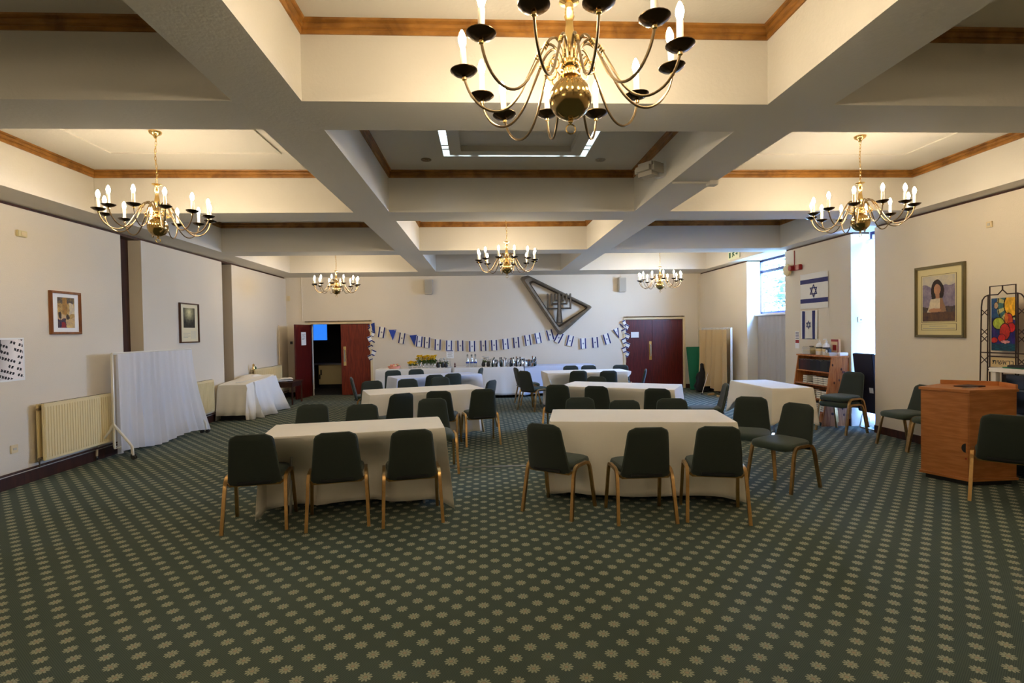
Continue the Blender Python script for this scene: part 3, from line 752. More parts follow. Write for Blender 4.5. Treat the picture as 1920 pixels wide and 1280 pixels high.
# ------------------------------------------------------------------ tables and cloths
def table(cx, cy, rot, L, D, label, clabel, drop=.62, cm=M_cloth, seed=1, tz=.74, dent=True, flare=.05, cg='white tablecloths', corner=.035, cwid=.09):
    t = thing('folding_table', label, 'table', (cx, cy, 0), R(rot), 'folding tables under cloths')
    mb = MB(); mb.box(-L/2+.01, L/2-.01, -D/2+.01, D/2-.01, tz-.035, tz-.004, M_ply, bev=.005); mb.build('tabletop', t)
    for sx in (-1, 1):
        for sy in (-1, 1):
            mb = MB(); mb.tube([(sx*(L/2-.20), sy*.04, tz-.036), (sx*(L/2-.18), sy*.07, 0)], .012, M_steel); mb.build('leg', t)
    rd = random.Random(seed); mb = MB()
    # perimeter
    per = []; rc = .012; NX = 26; NY = 12
    def side(p, q, n, nv):
        for k in range(n):
            u = k/n; per.append((p[0]+(q[0]-p[0])*u, p[1]+(q[1]-p[1])*u, nv, u if True else 0))
    hx, hy = L/2, D/2
    side((-hx+rc, -hy), (hx-rc, -hy), NX, (0, -1)); side((hx, -hy+rc), (hx, hy-rc), NY, (1, 0))
    side((hx-rc, hy), (-hx+rc, hy), NX, (0, 1)); side((-hx, hy-rc), (-hx, -hy+rc), NY, (-1, 0))
    n = len(per); levels = [0, .015, .08, .2, .35, .5, .65, .8, .92, 1]
    ph = [rd.random()*6 for _ in range(6)]
    ca, sa = math.cos(R(rot)), math.sin(R(rot))
    near = []
    for (x, y, a_) in chairs:
        lx = (x-cx)*ca+(y-cy)*sa; ly = -(x-cx)*sa+(y-cy)*ca
        if abs(lx) < hx+.6 and abs(ly) < hy+.6: near.append((lx, ly, a_-R(rot)))
    rings = []
    for lv in levels:
        ring = []
        for i, (px, py, nv, u) in enumerate(per):
            dc = min(math.hypot(px-sx*hx, py-sy*hy) for sx in (-1, 1) for sy in (-1, 1))
            cw = math.exp(-(dc/cwid)**2)
            nx_, ny_ = nv
            sxx, syy = sg(px), sg(py)
            cn = Vector((sxx, syy)).normalized()
            N_ = Vector((nx_, ny_))*(1-cw)+cn*cw
            s_ = px*7+py*7
            rip = (.016*math.sin(s_+ph[0])+.010*math.sin(2.3*s_+ph[1])+.006*math.sin(4.9*s_+ph[2]))*lv
            off = .006*min(1, lv*30)+flare*lv*(.6+1.3*cw)+rip*(1-cw)
            z = tz+.003-lv*(drop+corner*cw+.012*math.sin(s_*.8+ph[3]))
            q = Vector((px, py))+N_*off
            if dent and lv > .05:
                best = Vector((0, 0))
                for (lx, ly, la) in near:
                    dx, dy = q.x-lx, q.y-ly; cc, ss = math.cos(la), math.sin(la)
                    ax = dx*cc+dy*ss; ay = -dx*ss+dy*cc
                    nrm_ = -math.sin(la)*nv[0]+math.cos(la)*nv[1]
                    if abs(ax) < .9 and -.6 < ay < .27 and nrm_ < -.5:
                        need = (.27-ay)
                        fall = 1 if abs(ax) < .27 else math.exp(-((abs(ax)-.27)/.28)**2)
                        k_ = min(1, (lv-.05)/.38)
                        dirv = Vector((-math.sin(la), math.cos(la)))
                        dq = dirv*need*fall*k_
                        if dq.length > best.length: best = dq
                q = q+best
            if z < .012: z = .012
            ring.append((q.x, q.y, z))
        rings.append(ring)
    vs = [p for r in rings for p in r]; fs = [(i*n+k, (i+1)*n+k, (i+1)*n+(k+1) % n, i*n+(k+1) % n) for i in range(len(levels)-1) for k in range(n)]
    fs.append(tuple(range(n)))
    mb.add(vs, fs, cm)
    o = mb.build('tablecloth', loc=(cx, cy, 0), rot=(0, 0, R(rot)))
    so = o.modifiers.new('thick', 'SOLIDIFY'); so.thickness = .003; so.offset = 1
    tag(o, clabel, 'tablecloth', cg); return o
table(-1.18, 4.95, 9.5, 1.54, .66, 'folding table under the nearest left cloth', 'cream cloth on the nearest left table', .68, seed=2)
table(1.51, 5.18, -10, 1.70, .78, 'folding table under the nearest right cloth', 'cream cloth on the nearest right table', .68, seed=3)
table(-.93, 8.08, 19, 1.70, .78, 'folding table under the second left cloth', 'cream cloth on the second left table', .62, seed=4)
table(2.09, 8.04, -29, 1.74, .82, 'folding table under the second right cloth', 'cream cloth on the second right table', .62, seed=5)
table(-1.0, 10.75, 24, 1.75, .72, 'folding table under the farthest left cloth', 'white cloth tinted with blue daylight on the farthest left table', .62, M_clothb, 6)
table(2.12, 11.02, 3, 1.75, .76, 'folding table under the farthest right cloth', 'white cloth on the farthest right table', .66, seed=7)
table(4.31, 7.78, 0, .60, 1.24, 'small table with dark legs in front of the bookcase', 'cream cloth with pointed corners on the small table by the bookcase', .26, seed=8, flare=.04, corner=.26, cwid=.20)
table(-1.70, 13.05, 0, 1.78, .72, 'buffet table against the back wall on the left', 'glossy white cloth on the left buffet table with the flowers', .66, M_clothw, 9, dent=False, flare=.02)
table(.11, 13.05, 0, 1.66, .72, 'buffet table against the back wall in the middle', 'glossy white cloth on the middle buffet table with the cutlery', .66, M_clothw, 10, dent=False, flare=.02)
table(1.86, 13.25, 0, 1.74, .70, 'buffet table against the back wall below the sculpture', 'white cloth tinted with blue daylight on the buffet table below the sculpture', .68, M_clothb, 11, dent=False, flare=.02)

# ------------------------------------------------------------------ left side furniture
def curtain(x0, y0, x1, y1, z0, z1, m, folds, amp, seed, flare=0, name='curtain', parent=None, nrm=(1, 0), ragged=.03, nz=8):
    rd = random.Random(seed); mb = MB(); NN = folds*6; vs = []; fs = []
    ph = rd.random()*6
    for j in range(nz+1):
        u = j/nz
        for i in range(NN+1):
            s_ = i/NN; x = x0+(x1-x0)*s_; y = y0+(y1-y0)*s_
            a_ = math.sin(s_*folds*2*PI+ph)+.4*math.sin(s_*folds*2.7*PI+ph*2)
            off = amp*a_*(.35+.65*(1-u)) + flare*(1-u)**1.6*(s_**2)
            zz = z0+(z1-z0)*u + (ragged*math.sin(s_*9+ph)*(1-u) if j == 0 else 0)
            vs.append((x+nrm[0]*off, y+nrm[1]*off+flare*.35*(1-u)**1.5*s_*(0 if nrm[0] == 0 else 1), zz))
    for j in range(nz):
        for i in range(NN): k = j*(NN+1)+i; fs.append((k, k+1, k+NN+2, k+NN+1))
    mb.add(vs, fs, m); o = mb.build(name, parent); return o
def mobile_screen(x, y0, y1, z, label, seed, m, fl):
    t = thing('mobile_screen', label, 'screen', (x, y0, 0), 0, 'white curtain screens on castors')
    L_ = y1-y0; mb = MB()
    mb.tube([(0, 0, .52), (0, 0, z), (0, L_, z), (0, L_, .52), (0, L_, .15)], .014, M_whitem, 8); mb.tube([(0, 0, .55), (0, 0, .15)], .014, M_whitem)
    mb.tube([(0, 0, .15), (0, L_, .15)], .008, M_whitem); mb.build('frame', t)
    for yy in (0, L_):
        for s_ in (1, -1):
            mb = MB(); mb.tube([(0, yy, .46), (s_*.20, yy, .20), (s_*.225, yy, .16), (s_*.23, yy, .06)], .015, M_whitem, 8); lg = mb.build('leg', t)
            if s_ < 0 and yy > 0: pass
            mb = MB()
            for dy in (-.018, .018): mb.lathe([(.026, -.007), (.028, 0), (.026, .007)], M_rubber, 14, Matrix.Translation((s_*.245, yy+dy, .029)) @ Matrix.Rotation(PI/2, 4, 'X'))
            mb.box(s_*.23-.008, s_*.23+.008, yy-.008, yy+.008, .03, .065, M_steel); mb.build('castor', lg)
    curtain(.035, .04, .035, L_-.03, .06, z-.01, m, 12, .022, seed, fl, 'curtain', t)
    return t
mobile_screen(-4.855, 7.16, 9.0, 1.40, 'front white net curtain screen on castors along the left wall', 1, M_sheer, .22)
mobile_screen(-4.93, 7.26, 8.98, 1.385, 'rear white net curtain screen nested behind another on the left wall', 2, M_sheer, .05)

def radiator(y0, y1, z0, z1, label, x=XL):
    t = thing('radiator', label, 'radiator', (x, y0, 0), 0, 'cream panel radiators on the left wall'); L_ = y1-y0
    mb = MB(); mb.box(.10, .13, 0, L_, z0, z1, M_rad, bev=.008)
    n = int(L_/.04)
    for k in range(n): mb.box(.128, .136, .015+k*.04, .036+k*.04, z0+.03, z1-.03, M_rad, bev=.003)
    mb.build('front_panel', t)
    mb = MB(); mb.box(.04, .065, .0, L_, z0, z1, M_rad, bev=.008); mb.build('back_panel', t)
    mb = MB(); mb.box(.04, .13, .01, L_-.01, z1-.006, z1+.006, M_rad)
    for k in range(int(L_/.025)): mb.box(.07, .098, .02+k*.025, .03+k*.025, z1+.005, z1+.008, M_black)
    mb.build('top_grille', t)
    mb = MB()
    mb.tube([(.085, -.03, z1-.05), (.085, .02, z1-.05)], .014, M_brassdark); mb.build('bleed_valve', t); mb = MB()
    mb.tube([(.085, -.03, z0+.03), (.085, .02, z0+.03)], .014, M_brassdark)
    mb.tube([(.085, -.02, z0+.03), (.085, -.02, .165), (.04, -.02, .165)], .008, M_brassdark); mb.build('valve', t)
    mb = MB(); mb.box(.003, .04, .15, .18, z0+.1, z1-.1, M_steel); mb.box(.003, .04, L_-.18, L_-.15, z0+.1, z1-.1, M_steel); mb.build('bracket', t)
radiator(6.22, 7.32, .22, .86, 'cream panel radiator on the left wall beside the white screens')
radiator(11.75, 13.3, .25, .86, 'cream radiator on the far left wall above the low table')
radiator(9.35, 10.0, .22, .80, 'pale radiator half hidden behind the right end of the white screens')

# cloth covered heap
t = thing('covered_chest', 'low chest hidden under white cloths by the left wall', 'chest', (-4.78, 10.9, 0))
mb = MB(); mb.box(-.24, .24, -.62, .60, .0, .62, M_black, bev=.01); mb.build('body', t)
def heap(cm, x0, x1, y0, y1, zf, zb, drop, seed, label, xflare, name='dust_sheet'):
    rd = random.Random(seed); mb = MB(); NX, NY = 24, 30
    vs = []; fs = []
    ex0, ex1, ey0, ey1 = .08, xflare, .16, .12
    us = []
    for j in range(NY+1):
        for i in range(NX+1):
            u = i/NX*1.6-.3; v = j/NY*1.5-.25
            x = x0+(x1-x0)*min(1, max(0, u)); y = y0+(y1-y0)*min(1, max(0, v)); z = zf+(zb-zf)*min(1, max(0, v))
            du = max(0, -u, u-1)/.3; dv = max(0, -v, v-1)/.25
            dd = max(du, dv)
            if u > 1: x += ex1*(du**1.4)*(.6+.4*math.sin(v*9+seed)) ; y += .02*math.sin(v*30)*du
            if u < 0: x -= ex0*du*.2
            if v < 0: y -= ey0*dv*.5
            if v > 1: y += ey1*dv*.5
            if u > 1 and dd > 0: x += .022*math.sin(v*26+seed)*du
            if v < 0: y -= .015*math.sin(u*18+seed)*dv
            z -= dd*(z-.012)*(drop if v < 0 and du < .3 else 1) if dd > 0 else 0
            z += .012*math.sin(u*8+seed)*math.sin(v*7)*(1-dd) + .05*math.exp(-((u-.15)**2+(v-.75)**2)/.05)
            vs.append((x, y, max(z, .012)))
    for j in range(NY):
        for i in range(NX): k = j*(NX+1)+i; fs.append((k, k+1, k+NX+2, k+NX+1))
    mb.add(vs, fs, cm); o = mb.build(name)
    so = o.modifiers.new('thick', 'SOLIDIFY'); so.thickness = .004; so.offset = 1
    return tag(o, label, 'cloth')
heap(M_cloth, -5.04, -4.50, 10.24, 11.55, .67, .76, .86, 1.3, 'cream dust sheet draped over the low chest near the left wall', .10)
heap(M_clothw, -4.86, -4.475, 10.55, 11.62, .695, .74, 1.0, 4.2, 'whiter dust sheet spilling to the floor on the right of the covered chest', .24)
# low table with folded papers
t = thing('low_table', 'low dark wooden table with papers beside the open left door', 'table', (-4.78, 12.55, 0))
mb = MB(); mb.box(-.30, .42, -.28, .42, .50, .53, M_darkwood, bev=.006); mb.box(-.26, .38, -.24, .38, .40, .50, M_darkwood); mb.build('tabletop', t)
for x in (-.26, .38):
    for y in (-.24, .38):
        mb = MB(); mb.tube([(x, y, 0), (x, y, .5)], .018, M_darkwood, 4, sq=True); mb.build('leg', t)
for k in range(5):
    mb = MB(); w_ = .16+.05*random.random(); mb.box(-w_, w_, -.13, .13, 0, .012, M_paper if k % 2 else M_cloth, bev=.002)
    tag(mb.build('folded_paper', loc=(-4.76+.13*math.sin(k*2), 12.56+.05*math.cos(k*3), .5305+k*.0135), rot=(0, 0, k*.5)), ['folded white paper, bottom sheet of the pile on the low table', 'second folded paper in the pile on the low table', 'third folded paper in the pile on the low table', 'fourth folded paper in the pile on the low table', 'top folded paper of the pile on the low table'][k], 'paper', 'papers on the low table')
mb = MB(); mb.tube([(-4.72+.10*math.cos(q), 13.93, .85+.16*math.sin(q)) for q in [R(60+240*k/14) for k in range(15)]], .018, M_black); mb.box(-4.80, -4.76, 13.93, 14.0, .80, .86, M_black)
tag(mb.build('hose_loop'), 'black curved hose loop on the back wall left of the open door', 'hose')
mb = MB(); mb.lathe([(.03, 0), (.035, .03), (.02, .06), (.028, .10), (0, .13)], M_brass, 10, Matrix.Translation((-5.0, 11.72, .868))); mb.lathe([(.02, 0), (.025, .03), (0, .07)], M_leaf, 8, Matrix.Translation((-5.0, 11.82, .868)))
tag(mb.build('ornament'), 'small brass ornament on the left end of the far radiator', 'ornament')
# small wall fittings
def plate(name, M, w, h, d, m, label, cat, inner=None):
    t = thing(name, label, cat); mb = MB(); mb.box(-w/2, w/2, -h/2, h/2, 0, d, m, M, bev=min(.004, d*.3)); mb.build('cover', t)
    if inner: mb = MB(); mb.box(inner[0], inner[1], inner[2], inner[3], d, d+.004, inner[4], M); mb.build('detail', t)
    return t
ML = lambda y, z: frameM((XL, y, z), (0, 1, 0), (0, 0, 1))
MR = lambda y, z: frameM((XR, y, z), (0, -1, 0), (0, 0, 1))
MBk = lambda x, z: frameM((x, YB, z), (1, 0, 0), (0, 0, 1))
plate('thermostat', ML(6.15, 2.77), .12, .07, .03, M_sand, 'small cream sensor box high on the left wall', 'sensor', (-.02, .04, -.02, .02, M_creamtrim))
plate('power_socket', ML(5.98, .415), .09, .09, .012, M_creamtrim, 'cream double socket low on the left wall before the radiator', 'socket', (-.02, .02, -.012, .012, M_grille))
plate('power_socket', ML(7.42, .62), .09, .09, .012, M_creamtrim, 'cream socket behind the white screens on the left wall', 'socket')
plate('sensor_box', MR(5.80, 2.745), .07, .07, .02, M_creamtrim, 'small square box high on the right wall above the stained glass', 'sensor', (-.015, .015, -.015, .015, M_grille))
plate('sensor_box', frameM((6.0, W2[1], 1.70), (1, 0, 0), (0, 0, 1)), .09, .09, .015, M_creamtrim, 'small white switch plate in the narrow window recess', 'switch', (-.012, .012, -.012, .012, M_brassdark))
plate('sensor_box', MBk(-5.03, 2.55), .07, .12, .03, M_creamtrim, 'small cream box in the far left corner of the back wall', 'sensor')
plate('light_switch', MBk(-2.72, 1.27), .10, .10, .012, M_wall, 'cream switch plate right of the open doorway', 'switch')
plate('light_switch', MBk(-4.99, 1.40), .06, .07, .03, M_black, 'tiny dark wall box left of the open door leaf', 'switch')
# speakers on back wall
for x, z, lb in ((-1.42, 2.80, 'small pale wall speaker left of centre on the back wall'), (3.70, 2.80, 'small pale wall speaker above the closed right doors')):
    t = thing('loudspeaker', lb, 'speaker', (0, 0, 0), 0, 'pale wall speakers on the back wall'); M = MBk(x, z)
    mb = MB(); mb.box(-.10, .10, -.19, .19, .03, .17, M_grille, M, bev=.012); mb.build('cabinet', t)
    mb = MB(); mb.box(-.085, .085, -.17, .17, .17, .176, mat('grille_mesh', srgb(170, 164, 150), .8), M); mb.build('grille', t)
    mb = MB(); mb.box(-.03, .03, -.05, .05, 0, .03, M_steel, M); mb.tube([M @ Vector((.0, .19, .02)), M @ Vector((.0, ZB-z, .01))], .006, M_wall); mb.build('bracket', t)

# framed pictures
def framed(M, w, h, bw, fm, mountm, awin, fn, label, nx=60, ny=76, extra=None):
    t = thing('framed_picture', label, 'picture'); d = .03
    mb = MB(); mb.ringprism([(0, 0), (w, 0), (w, h), (0, h)], [(bw, bw), (w-bw, bw), (w-bw, h-bw), (bw, h-bw)], 0, d, fm, M)
    mb.ringprism([(bw*.3, bw*.3), (w-bw*.3, bw*.3), (w-bw*.3, h-bw*.3), (bw*.3, h-bw*.3)], [(bw*.6, bw*.6), (w-bw*.6, bw*.6), (w-bw*.6, h-bw*.6), (bw*.6, h-bw*.6)], d, d+.006, fm, M); mb.build('frame', t)
    mb = MB(); mb.box(bw, w-bw, bw, h-bw, 0, .012, mountm, M); mb.build('mount', t)
    x0, x1, y0, y1 = awin
    art_panel('print', (x1-x0)*w, (y1-y0)*h, nx, ny, fn, M @ Matrix.Translation((x0*w, y0*h, .0135)), t)
    if extra: extra(M, w, h, t)
    return t
from mathutils import noise as mnoise
def nf(x, y, k=0): return mnoise.noise(Vector((x, y, k*7.3)))
def nz(u, v, k=0): return nf(u*9, v*9, k)*1.2+nf(u*26, v*26, k)*.9
def art1(u, v):
    u0, v0 = u, v; u += .05*nf(u*5, v*5, 1)+.03*nf(u*13, v*13, 2); v += .05*nf(u*5, v*5, 3)+.03*nf(u*13, v*13, 4)
    n = nz(u, v); base = (176+30*n, 142+30*n, 84+20*n)
    if v > .45 and u > .62 and abs(u-.82) < .12+.1*(.9-v): base = (205+20*n, 190+20*n, 160)
    if v > .8: base = (98+40*n, 84+30*n, 66)
    if .3 < u < .55 and v > .45: base = (160+20*n, 118+10*n, 60)
    if v < .42 and u < .55: base = (66+40*n, 52+30*n, 66) if v < .3 else (196+20*n, 168, 130)
    if v < .32 and u > .5: base = (200+20*n, 170+20*n, 120)
    if (u-.12)**2+(v-.42)**2 < .008 or (u-.58)**2+(v-.36)**2 < .008: base = (60, 48, 40)
    if .2 < u < .45 and v < .18: base = (140, 40, 44)
    return tuple(max(0, min(255, c)) for c in base)
def art2(u, v):
    u += .03*nf(u*6, v*6, 8)
    d = math.hypot(u-.5, (v-.78)*.9); g = max(0, 1-d*1.7); n = nz(u, v, 3)
    c = 40+190*g+18*n
    if v < .42 and abs(math.sin(u*24)) > .75: c *= .45
    return (min(255, c*1.0), min(255, c*.96), min(255, c*.72))
framed(frameM((XL, 6.50, 1.655), (0, 1, 0), (0, 0, 1)), .47, .52, .028, wood('teak_frame', srgb(120, 70, 28), srgb(150, 92, 42)), M_paper, (.24, .80, .15, .86), art1, 'brown framed colourful street print on white mount, left wall')
def cap2(M, w, h, t):
    mb = MB()
    for k in range(4): mb.box(.18*w, (.42+.12*(k % 2))*w, (.13+.035*k)*h, (.138+.035*k)*h, .0125, .0135, mat('pencil_grey', (.35, .33, .28), .8), M)
    for k in range(5): mb.box((.6+.05*k)*w, (.62+.05*k)*w, .10*h, .3*h, .0125, .013, mat('pencil_light', (.62, .58, .46), .8), M)
    mb.build('caption', t)
framed(frameM((XL, 9.15, 1.495), (0, 1, 0), (0, 0, 1)), .59, .685, .022, wood('walnut_frame', srgb(70, 42, 22), srgb(96, 58, 32)), mat('ivory_mount', srgb(226, 214, 176), .8), (.20, .80, .38, .88), art2, 'brown framed dark print with glowing centre above text, left wall', extra=cap2)
def art3(u, v):
    u += .02*nf(u*7, v*7, 11); v += .02*nf(u*7, v*7, 12)
    n = nz(u, v, 5)
    if v > .72+.1*abs(u-.45)*2+.03*math.sin(u*12): c = (196+10*n, 186+8*n, 166)
    elif v > .32: c = (132+14*n, 120+14*n, 138+10*n)
    else: c = (78+18*n, 66+14*n, 64)
    # generic dark-haired seated figure
    if ((u-.47)/.20)**2+((v-.66)/.25)**2 < 1: c = (46+8*n, 34, 30)
    if ((u-.47)/.10)**2+((v-.70)/.12)**2 < 1: c = (176+10*n, 128+8*n, 96)
    if abs(u-.47) < .06 and .46 < v < .6: c = (168, 122, 92)
    if v < .50 and abs(u-.45) < .40*(.95-v) and v < .5-.6*max(0, abs(u-.45)-.22): c = (206+14*n, 190+12*n, 160+8*n) if u < .55 else (150+10*n, 112, 82)
    if v < .2: c = (92+16*n, 66+12*n, 52)
    if ((u-.40)/.2)**2+((v-.24)/.05)**2 < 1: c = (180, 130, 96)
    return tuple(max(0, min(255, x)) for x in c)
def cap3(M, w, h, t):
    mb = MB(); mb.ringprism([(.13*w, .10*h), (.84*w, .10*h), (.84*w, .19*h), (.13*w, .19*h)], [(.137*w, .104*h), (.833*w, .104*h), (.833*w, .186*h), (.137*w, .186*h)], .0122, .0135, M_iron, M)
    mb.ringprism([(.13*w, .21*h), (.84*w, .21*h), (.84*w, .87*h), (.13*w, .87*h)], [(.137*w, .214*h), (.833*w, .214*h), (.833*w, .866*h), (.137*w, .866*h)], .0122, .0135, M_iron, M)
    for (a_, b_, y) in ((.3, .66, .158), (.16, .81, .127)): mb.box(a_*w, b_*w, y*h-.003, y*h+.003, .0122, .013, mat('pencil_grey', (.35, .33, .28), .8), M)
    mb.build('caption', t)
framed(frameM((XR, 6.84, 1.435), (0, -1, 0), (0, 0, 1)), .74, .93, .035, mat('pewter_gilt_frame', srgb(120, 108, 76), .35, .6, var=.3), mat('cream_mount', srgb(216, 202, 150), .8), (.155, .815, .225, .855), art3, 'large metallic framed portrait print of dark haired person, right wall', 84, 110, cap3)
# poster with handwriting
t = thing('poster', 'black and white poster of slanted script cut by the left photo edge', 'poster')
def art4(u, v):
    a_ = .42; p = (u*math.cos(a_)-v*math.sin(a_)*.6)*1.0; q = v*math.cos(a_)*1.0+u*math.sin(a_)
    base = 95+150*min(1, max(0, u*1.3-.15*v))
    if v > .7 and u < .6: base = 70
    row = q*7; fr = row-math.floor(row)
    col = p*19; h_ = math.sin(math.floor(col)*12.9+math.floor(row)*78.2)*43758.5; h_ -= math.floor(h_)
    if fr < .45 and h_ > .35 and u > .1: base = 28 if (col-math.floor(col)) < .7 else base
    return (base, base*.97, base*.95)
mb = MB(); M = frameM((XL, 5.46, 1.15), (0, 1, 0), (0, 0, 1)); mb.box(0, .69, 0, .34+.13, 0, .003, M_paper, M); mb.build('sheet', t)
art_panel('print', .66, .43, 100, 62, art4, M @ Matrix.Translation((.01, .02, .0035)), t)

# ------------------------------------------------------------------ right side
def star(mb, c, r, m, M, t_=.15, z=0, dz=.0008):
    for flip in (0, 1):
        for k in range(3):
            a0 = R(90+120*k+60*flip); a1 = a0+R(120)
            pts = [(c[0]+r*math.cos(a0), c[1]+r*math.sin(a0)), (c[0]+r*math.cos(a1), c[1]+r*math.sin(a1))]
            q = 1-t_*1.4
            inn = [(c[0]+r*q*math.cos(a1), c[1]+r*q*math.sin(a1)), (c[0]+r*q*math.cos(a0), c[1]+r*q*math.sin(a0))]
            mb.prism(pts+inn, z+dz*flip*.4+k*1e-5, z+dz+k*1e-5, m, M)
def flag(M, w, h, label, horiz=True, wavy=0):
    t = thing('flag', label, 'flag'); NX, NY = 16, 16
    # sheet as thin waved panel; stripes and star sit on it
    def off(u, v): return .012+wavy*(math.sin(u*9+v*2)*.5+.5)
    def strip(x0, x1, y0, y1, m, e, name):
        mb = MB(); vs = []; fs = []
        for j in range(NY+1):
            for i in range(NX+1):
                u = x0+(x1-x0)*i/NX; v = y0+(y1-y0)*j/NY
                pin = (1-.10*math.sin(v*PI)*wavy*30*abs(u-.5)*2*.3)
                vs.append(M @ Vector(((.5+(u-.5)*pin)*w, v*h, off(u, v)+e)))
        for j in range(NY):
            for i in range(NX): k = j*(NX+1)+i; fs.append((k, k+1, k+NX+2, k+NX+1))
        mb.add(vs, fs, m); return mb.build(name, t)
    strip(0, 1, 0, 1, M_flagw, 0, 'cloth')
    if horiz: strip(0, 1, .16, .285, M_blue, .002, 'stripe'); strip(0, 1, .72, .845, M_blue, .002, 'stripe')
    else: strip(.10, .26, 0, 1, M_blue, .002, 'stripe'); strip(.72, .88, 0, 1, M_blue, .002, 'stripe')
    mb = MB(); star(mb, (w/2, h*.5), min(w, h)*(.17 if not horiz else .2), M_blue, M, .22, .015+wavy); mb.build('star', t)
    mb = MB(); mb.tube([M @ Vector((-.01, h, .012)), M @ Vector((w+.01, h, .012))], .005, M_white); 
    if not horiz: mb.tube([M @ Vector((.02, 0, .012)), M @ Vector((w-.02, 0, .012))], .006, M_iron)
    mb.build('rod', t); return t
flag(frameM((XR, 9.43, 1.925), (0, -1, 0), (0, 0, 1)), .78, .62, 'larger white flag with two blue stripes and blue star, upper one', True, .004)
flag(frameM((XR, 9.42, 1.385), (0, -1, 0), (0, 0, 1)), .48, .50, 'smaller flag with upright blue stripes and star, hanging below the larger', False, .010)
# fire bell
t = thing('fire_alarm', 'red sounder with cream bell high beside the far right window', 'alarm')
M = MR(9.50, 2.70)
mb = MB(); mb.box(-.10, .12, -.05, .05, 0, .07, M_red, M, bev=.01); mb.lathe([(.04, 0), (.05, .03), (.05, .09), (0, .10)], M_red, 16, M @ Matrix.Translation((-.10, 0, .03))); mb.build('sounder', t)
mb = MB(); mb.lathe([(.10, 0), (.115, .01), (.11, .04), (.06, .075), (.01, .08), (0, .08)], M_cream, 24, M @ Matrix.Translation((-.25, -.02, .05)) ); mb.tube([M @ Vector((-.25, 0, 0)), M @ Vector((-.25, 0, .06))], .03, M_red); mb.build('bell', t)
mb = MB(); mb.tube([M @ Vector((-.12, .05, .012)), M @ Vector((-.12, .33, .012))], .008, M_red); mb.build('cable', t)
# sheer curtains in window bays
t = thing('net_curtain', 'grey net curtain covering the lower part of the far right window bay', 'curtain')
mb = MB(); mb.tube([(6.08, W1[0]+.02, 1.86), (6.08, W1[1]-.02, 1.86)], .008, M_white); mb.build('rod', t)
curtain(6.08, W1[0]+.02, 6.08, W1[1]-.02, .03, 1.85, M_sheerg, 9, .012, 5, 0, 'curtain', t)
t = thing('net_curtain', 'white net curtain in the narrow window bay beside the portrait wall', 'curtain')
mb = MB(); mb.tube([(6.08, W2[0]+.02, 2.95), (6.08, W2[1]-.02, 2.95)], .008, M_white); mb.build('rod', t)
curtain(6.08, W2[0]+.02, 6.08, W2[1]-.02, .10, 2.94, M_sheerd, 4, .014, 6, 0, 'curtain', t)
# beige curtain screen near the back
t = thing('hospital_screen', 'beige curtain screen on white tube frame by the right wall', 'screen', (5.66, 11.78, 0))
mb = MB(); mb.tube([(0, 0, .04), (0, 0, 1.60), (0, 1.62, 1.60), (0, 1.62, .04)], .018, M_white); mb.tube([(0, 0, .12), (0, 1.62, .12)], .014, M_white)
mb.tube([(-.02, 0, 1.60), (-.02, 0, .08)], .014, M_white)
for y in (0, 1.62): mb.tube([(-.2, y, .02), (.15, y, .02)], .014, M_white)
mb.build('frame', t)
curtain(-.10, .05, -.10, 1.58, .14, 1.56, M_beige, 5, .09, 9, 0, 'curtain', t)
mb = MB()
for k in range(9): yy = .1+k*.18; mb.tube([(-.03+.024*math.cos(q), yy, 1.59+.024*math.sin(q)) for q in [2*PI*z_/10 for z_ in range(10)]], .004, M_white, 5, closed=True)
mb.build('curtain_ring', t)
# green boards
for k, (x, h, lb) in enumerate(((5.62, 1.14, 'taller green folding board leaning on the back wall by the closed doors'), (5.56, 1.02, 'shorter green board leaning in front of the taller one'))):
    mb = MB(); Mx = Matrix.Translation((x, 13.62-.16*k, 0)) @ Matrix.Rotation(R(-13), 4, 'X'); mb.box(-.20, .17, -.02, .02, .01, h, M_green, Mx, bev=.006)
    tag(mb.build('green_board'), lb, 'board')
t = thing('guitar_bag', 'black instrument bag standing in front of the green boards', 'bag', (5.50, 13.0, 0), 0)
mb = MB(); rings = []
for (z, w_, d_) in ((0, .06, .05), (.03, .14, .07), (.15, .17, .08), (.27, .12, .07), (.36, .13, .07), (.46, .10, .06), (.52, .045, .04), (.62, .03, .03), (.70, .03, .03), (.72, .01, .02)): rings.append(sring(w_*1.35, d_*1.3, .1*z, z, 20, 2.5))
mb.loft(rings, M_blackmatt); mb.build('body', t)
mb = MB(); mb.tube([(0, -.08, .2), (-.02, -.12, .28), (0, -.08, .36)], .01, M_black); mb.build('strap', t)
mb = MB(); mb.tube([(5.28, 12.55, .02), (5.52, 12.75, .50)], .009, M_chrome); mb.lathe([(.02, 0), (.024, .015), (.01, .03)], M_black, 12, Matrix.Translation((5.28, 12.55, 0)))
tag(mb.build('floor_stand_pole'), 'slanting chrome pole in front of the black instrument bag', 'pole')
for k in range(2):
    mb = MB(); mb.box(-.12, .12, -.04, .04, 0, .05, M_beige, bev=.02)
    tag(mb.build('folded_strap', loc=(5.42, 12.35-.45*k, 0), rot=(0, 0, .6+k)), ('beige bundle on the floor under the beige screen, far one', 'beige bundle on the floor under the beige screen, near one')[k], 'bundle')

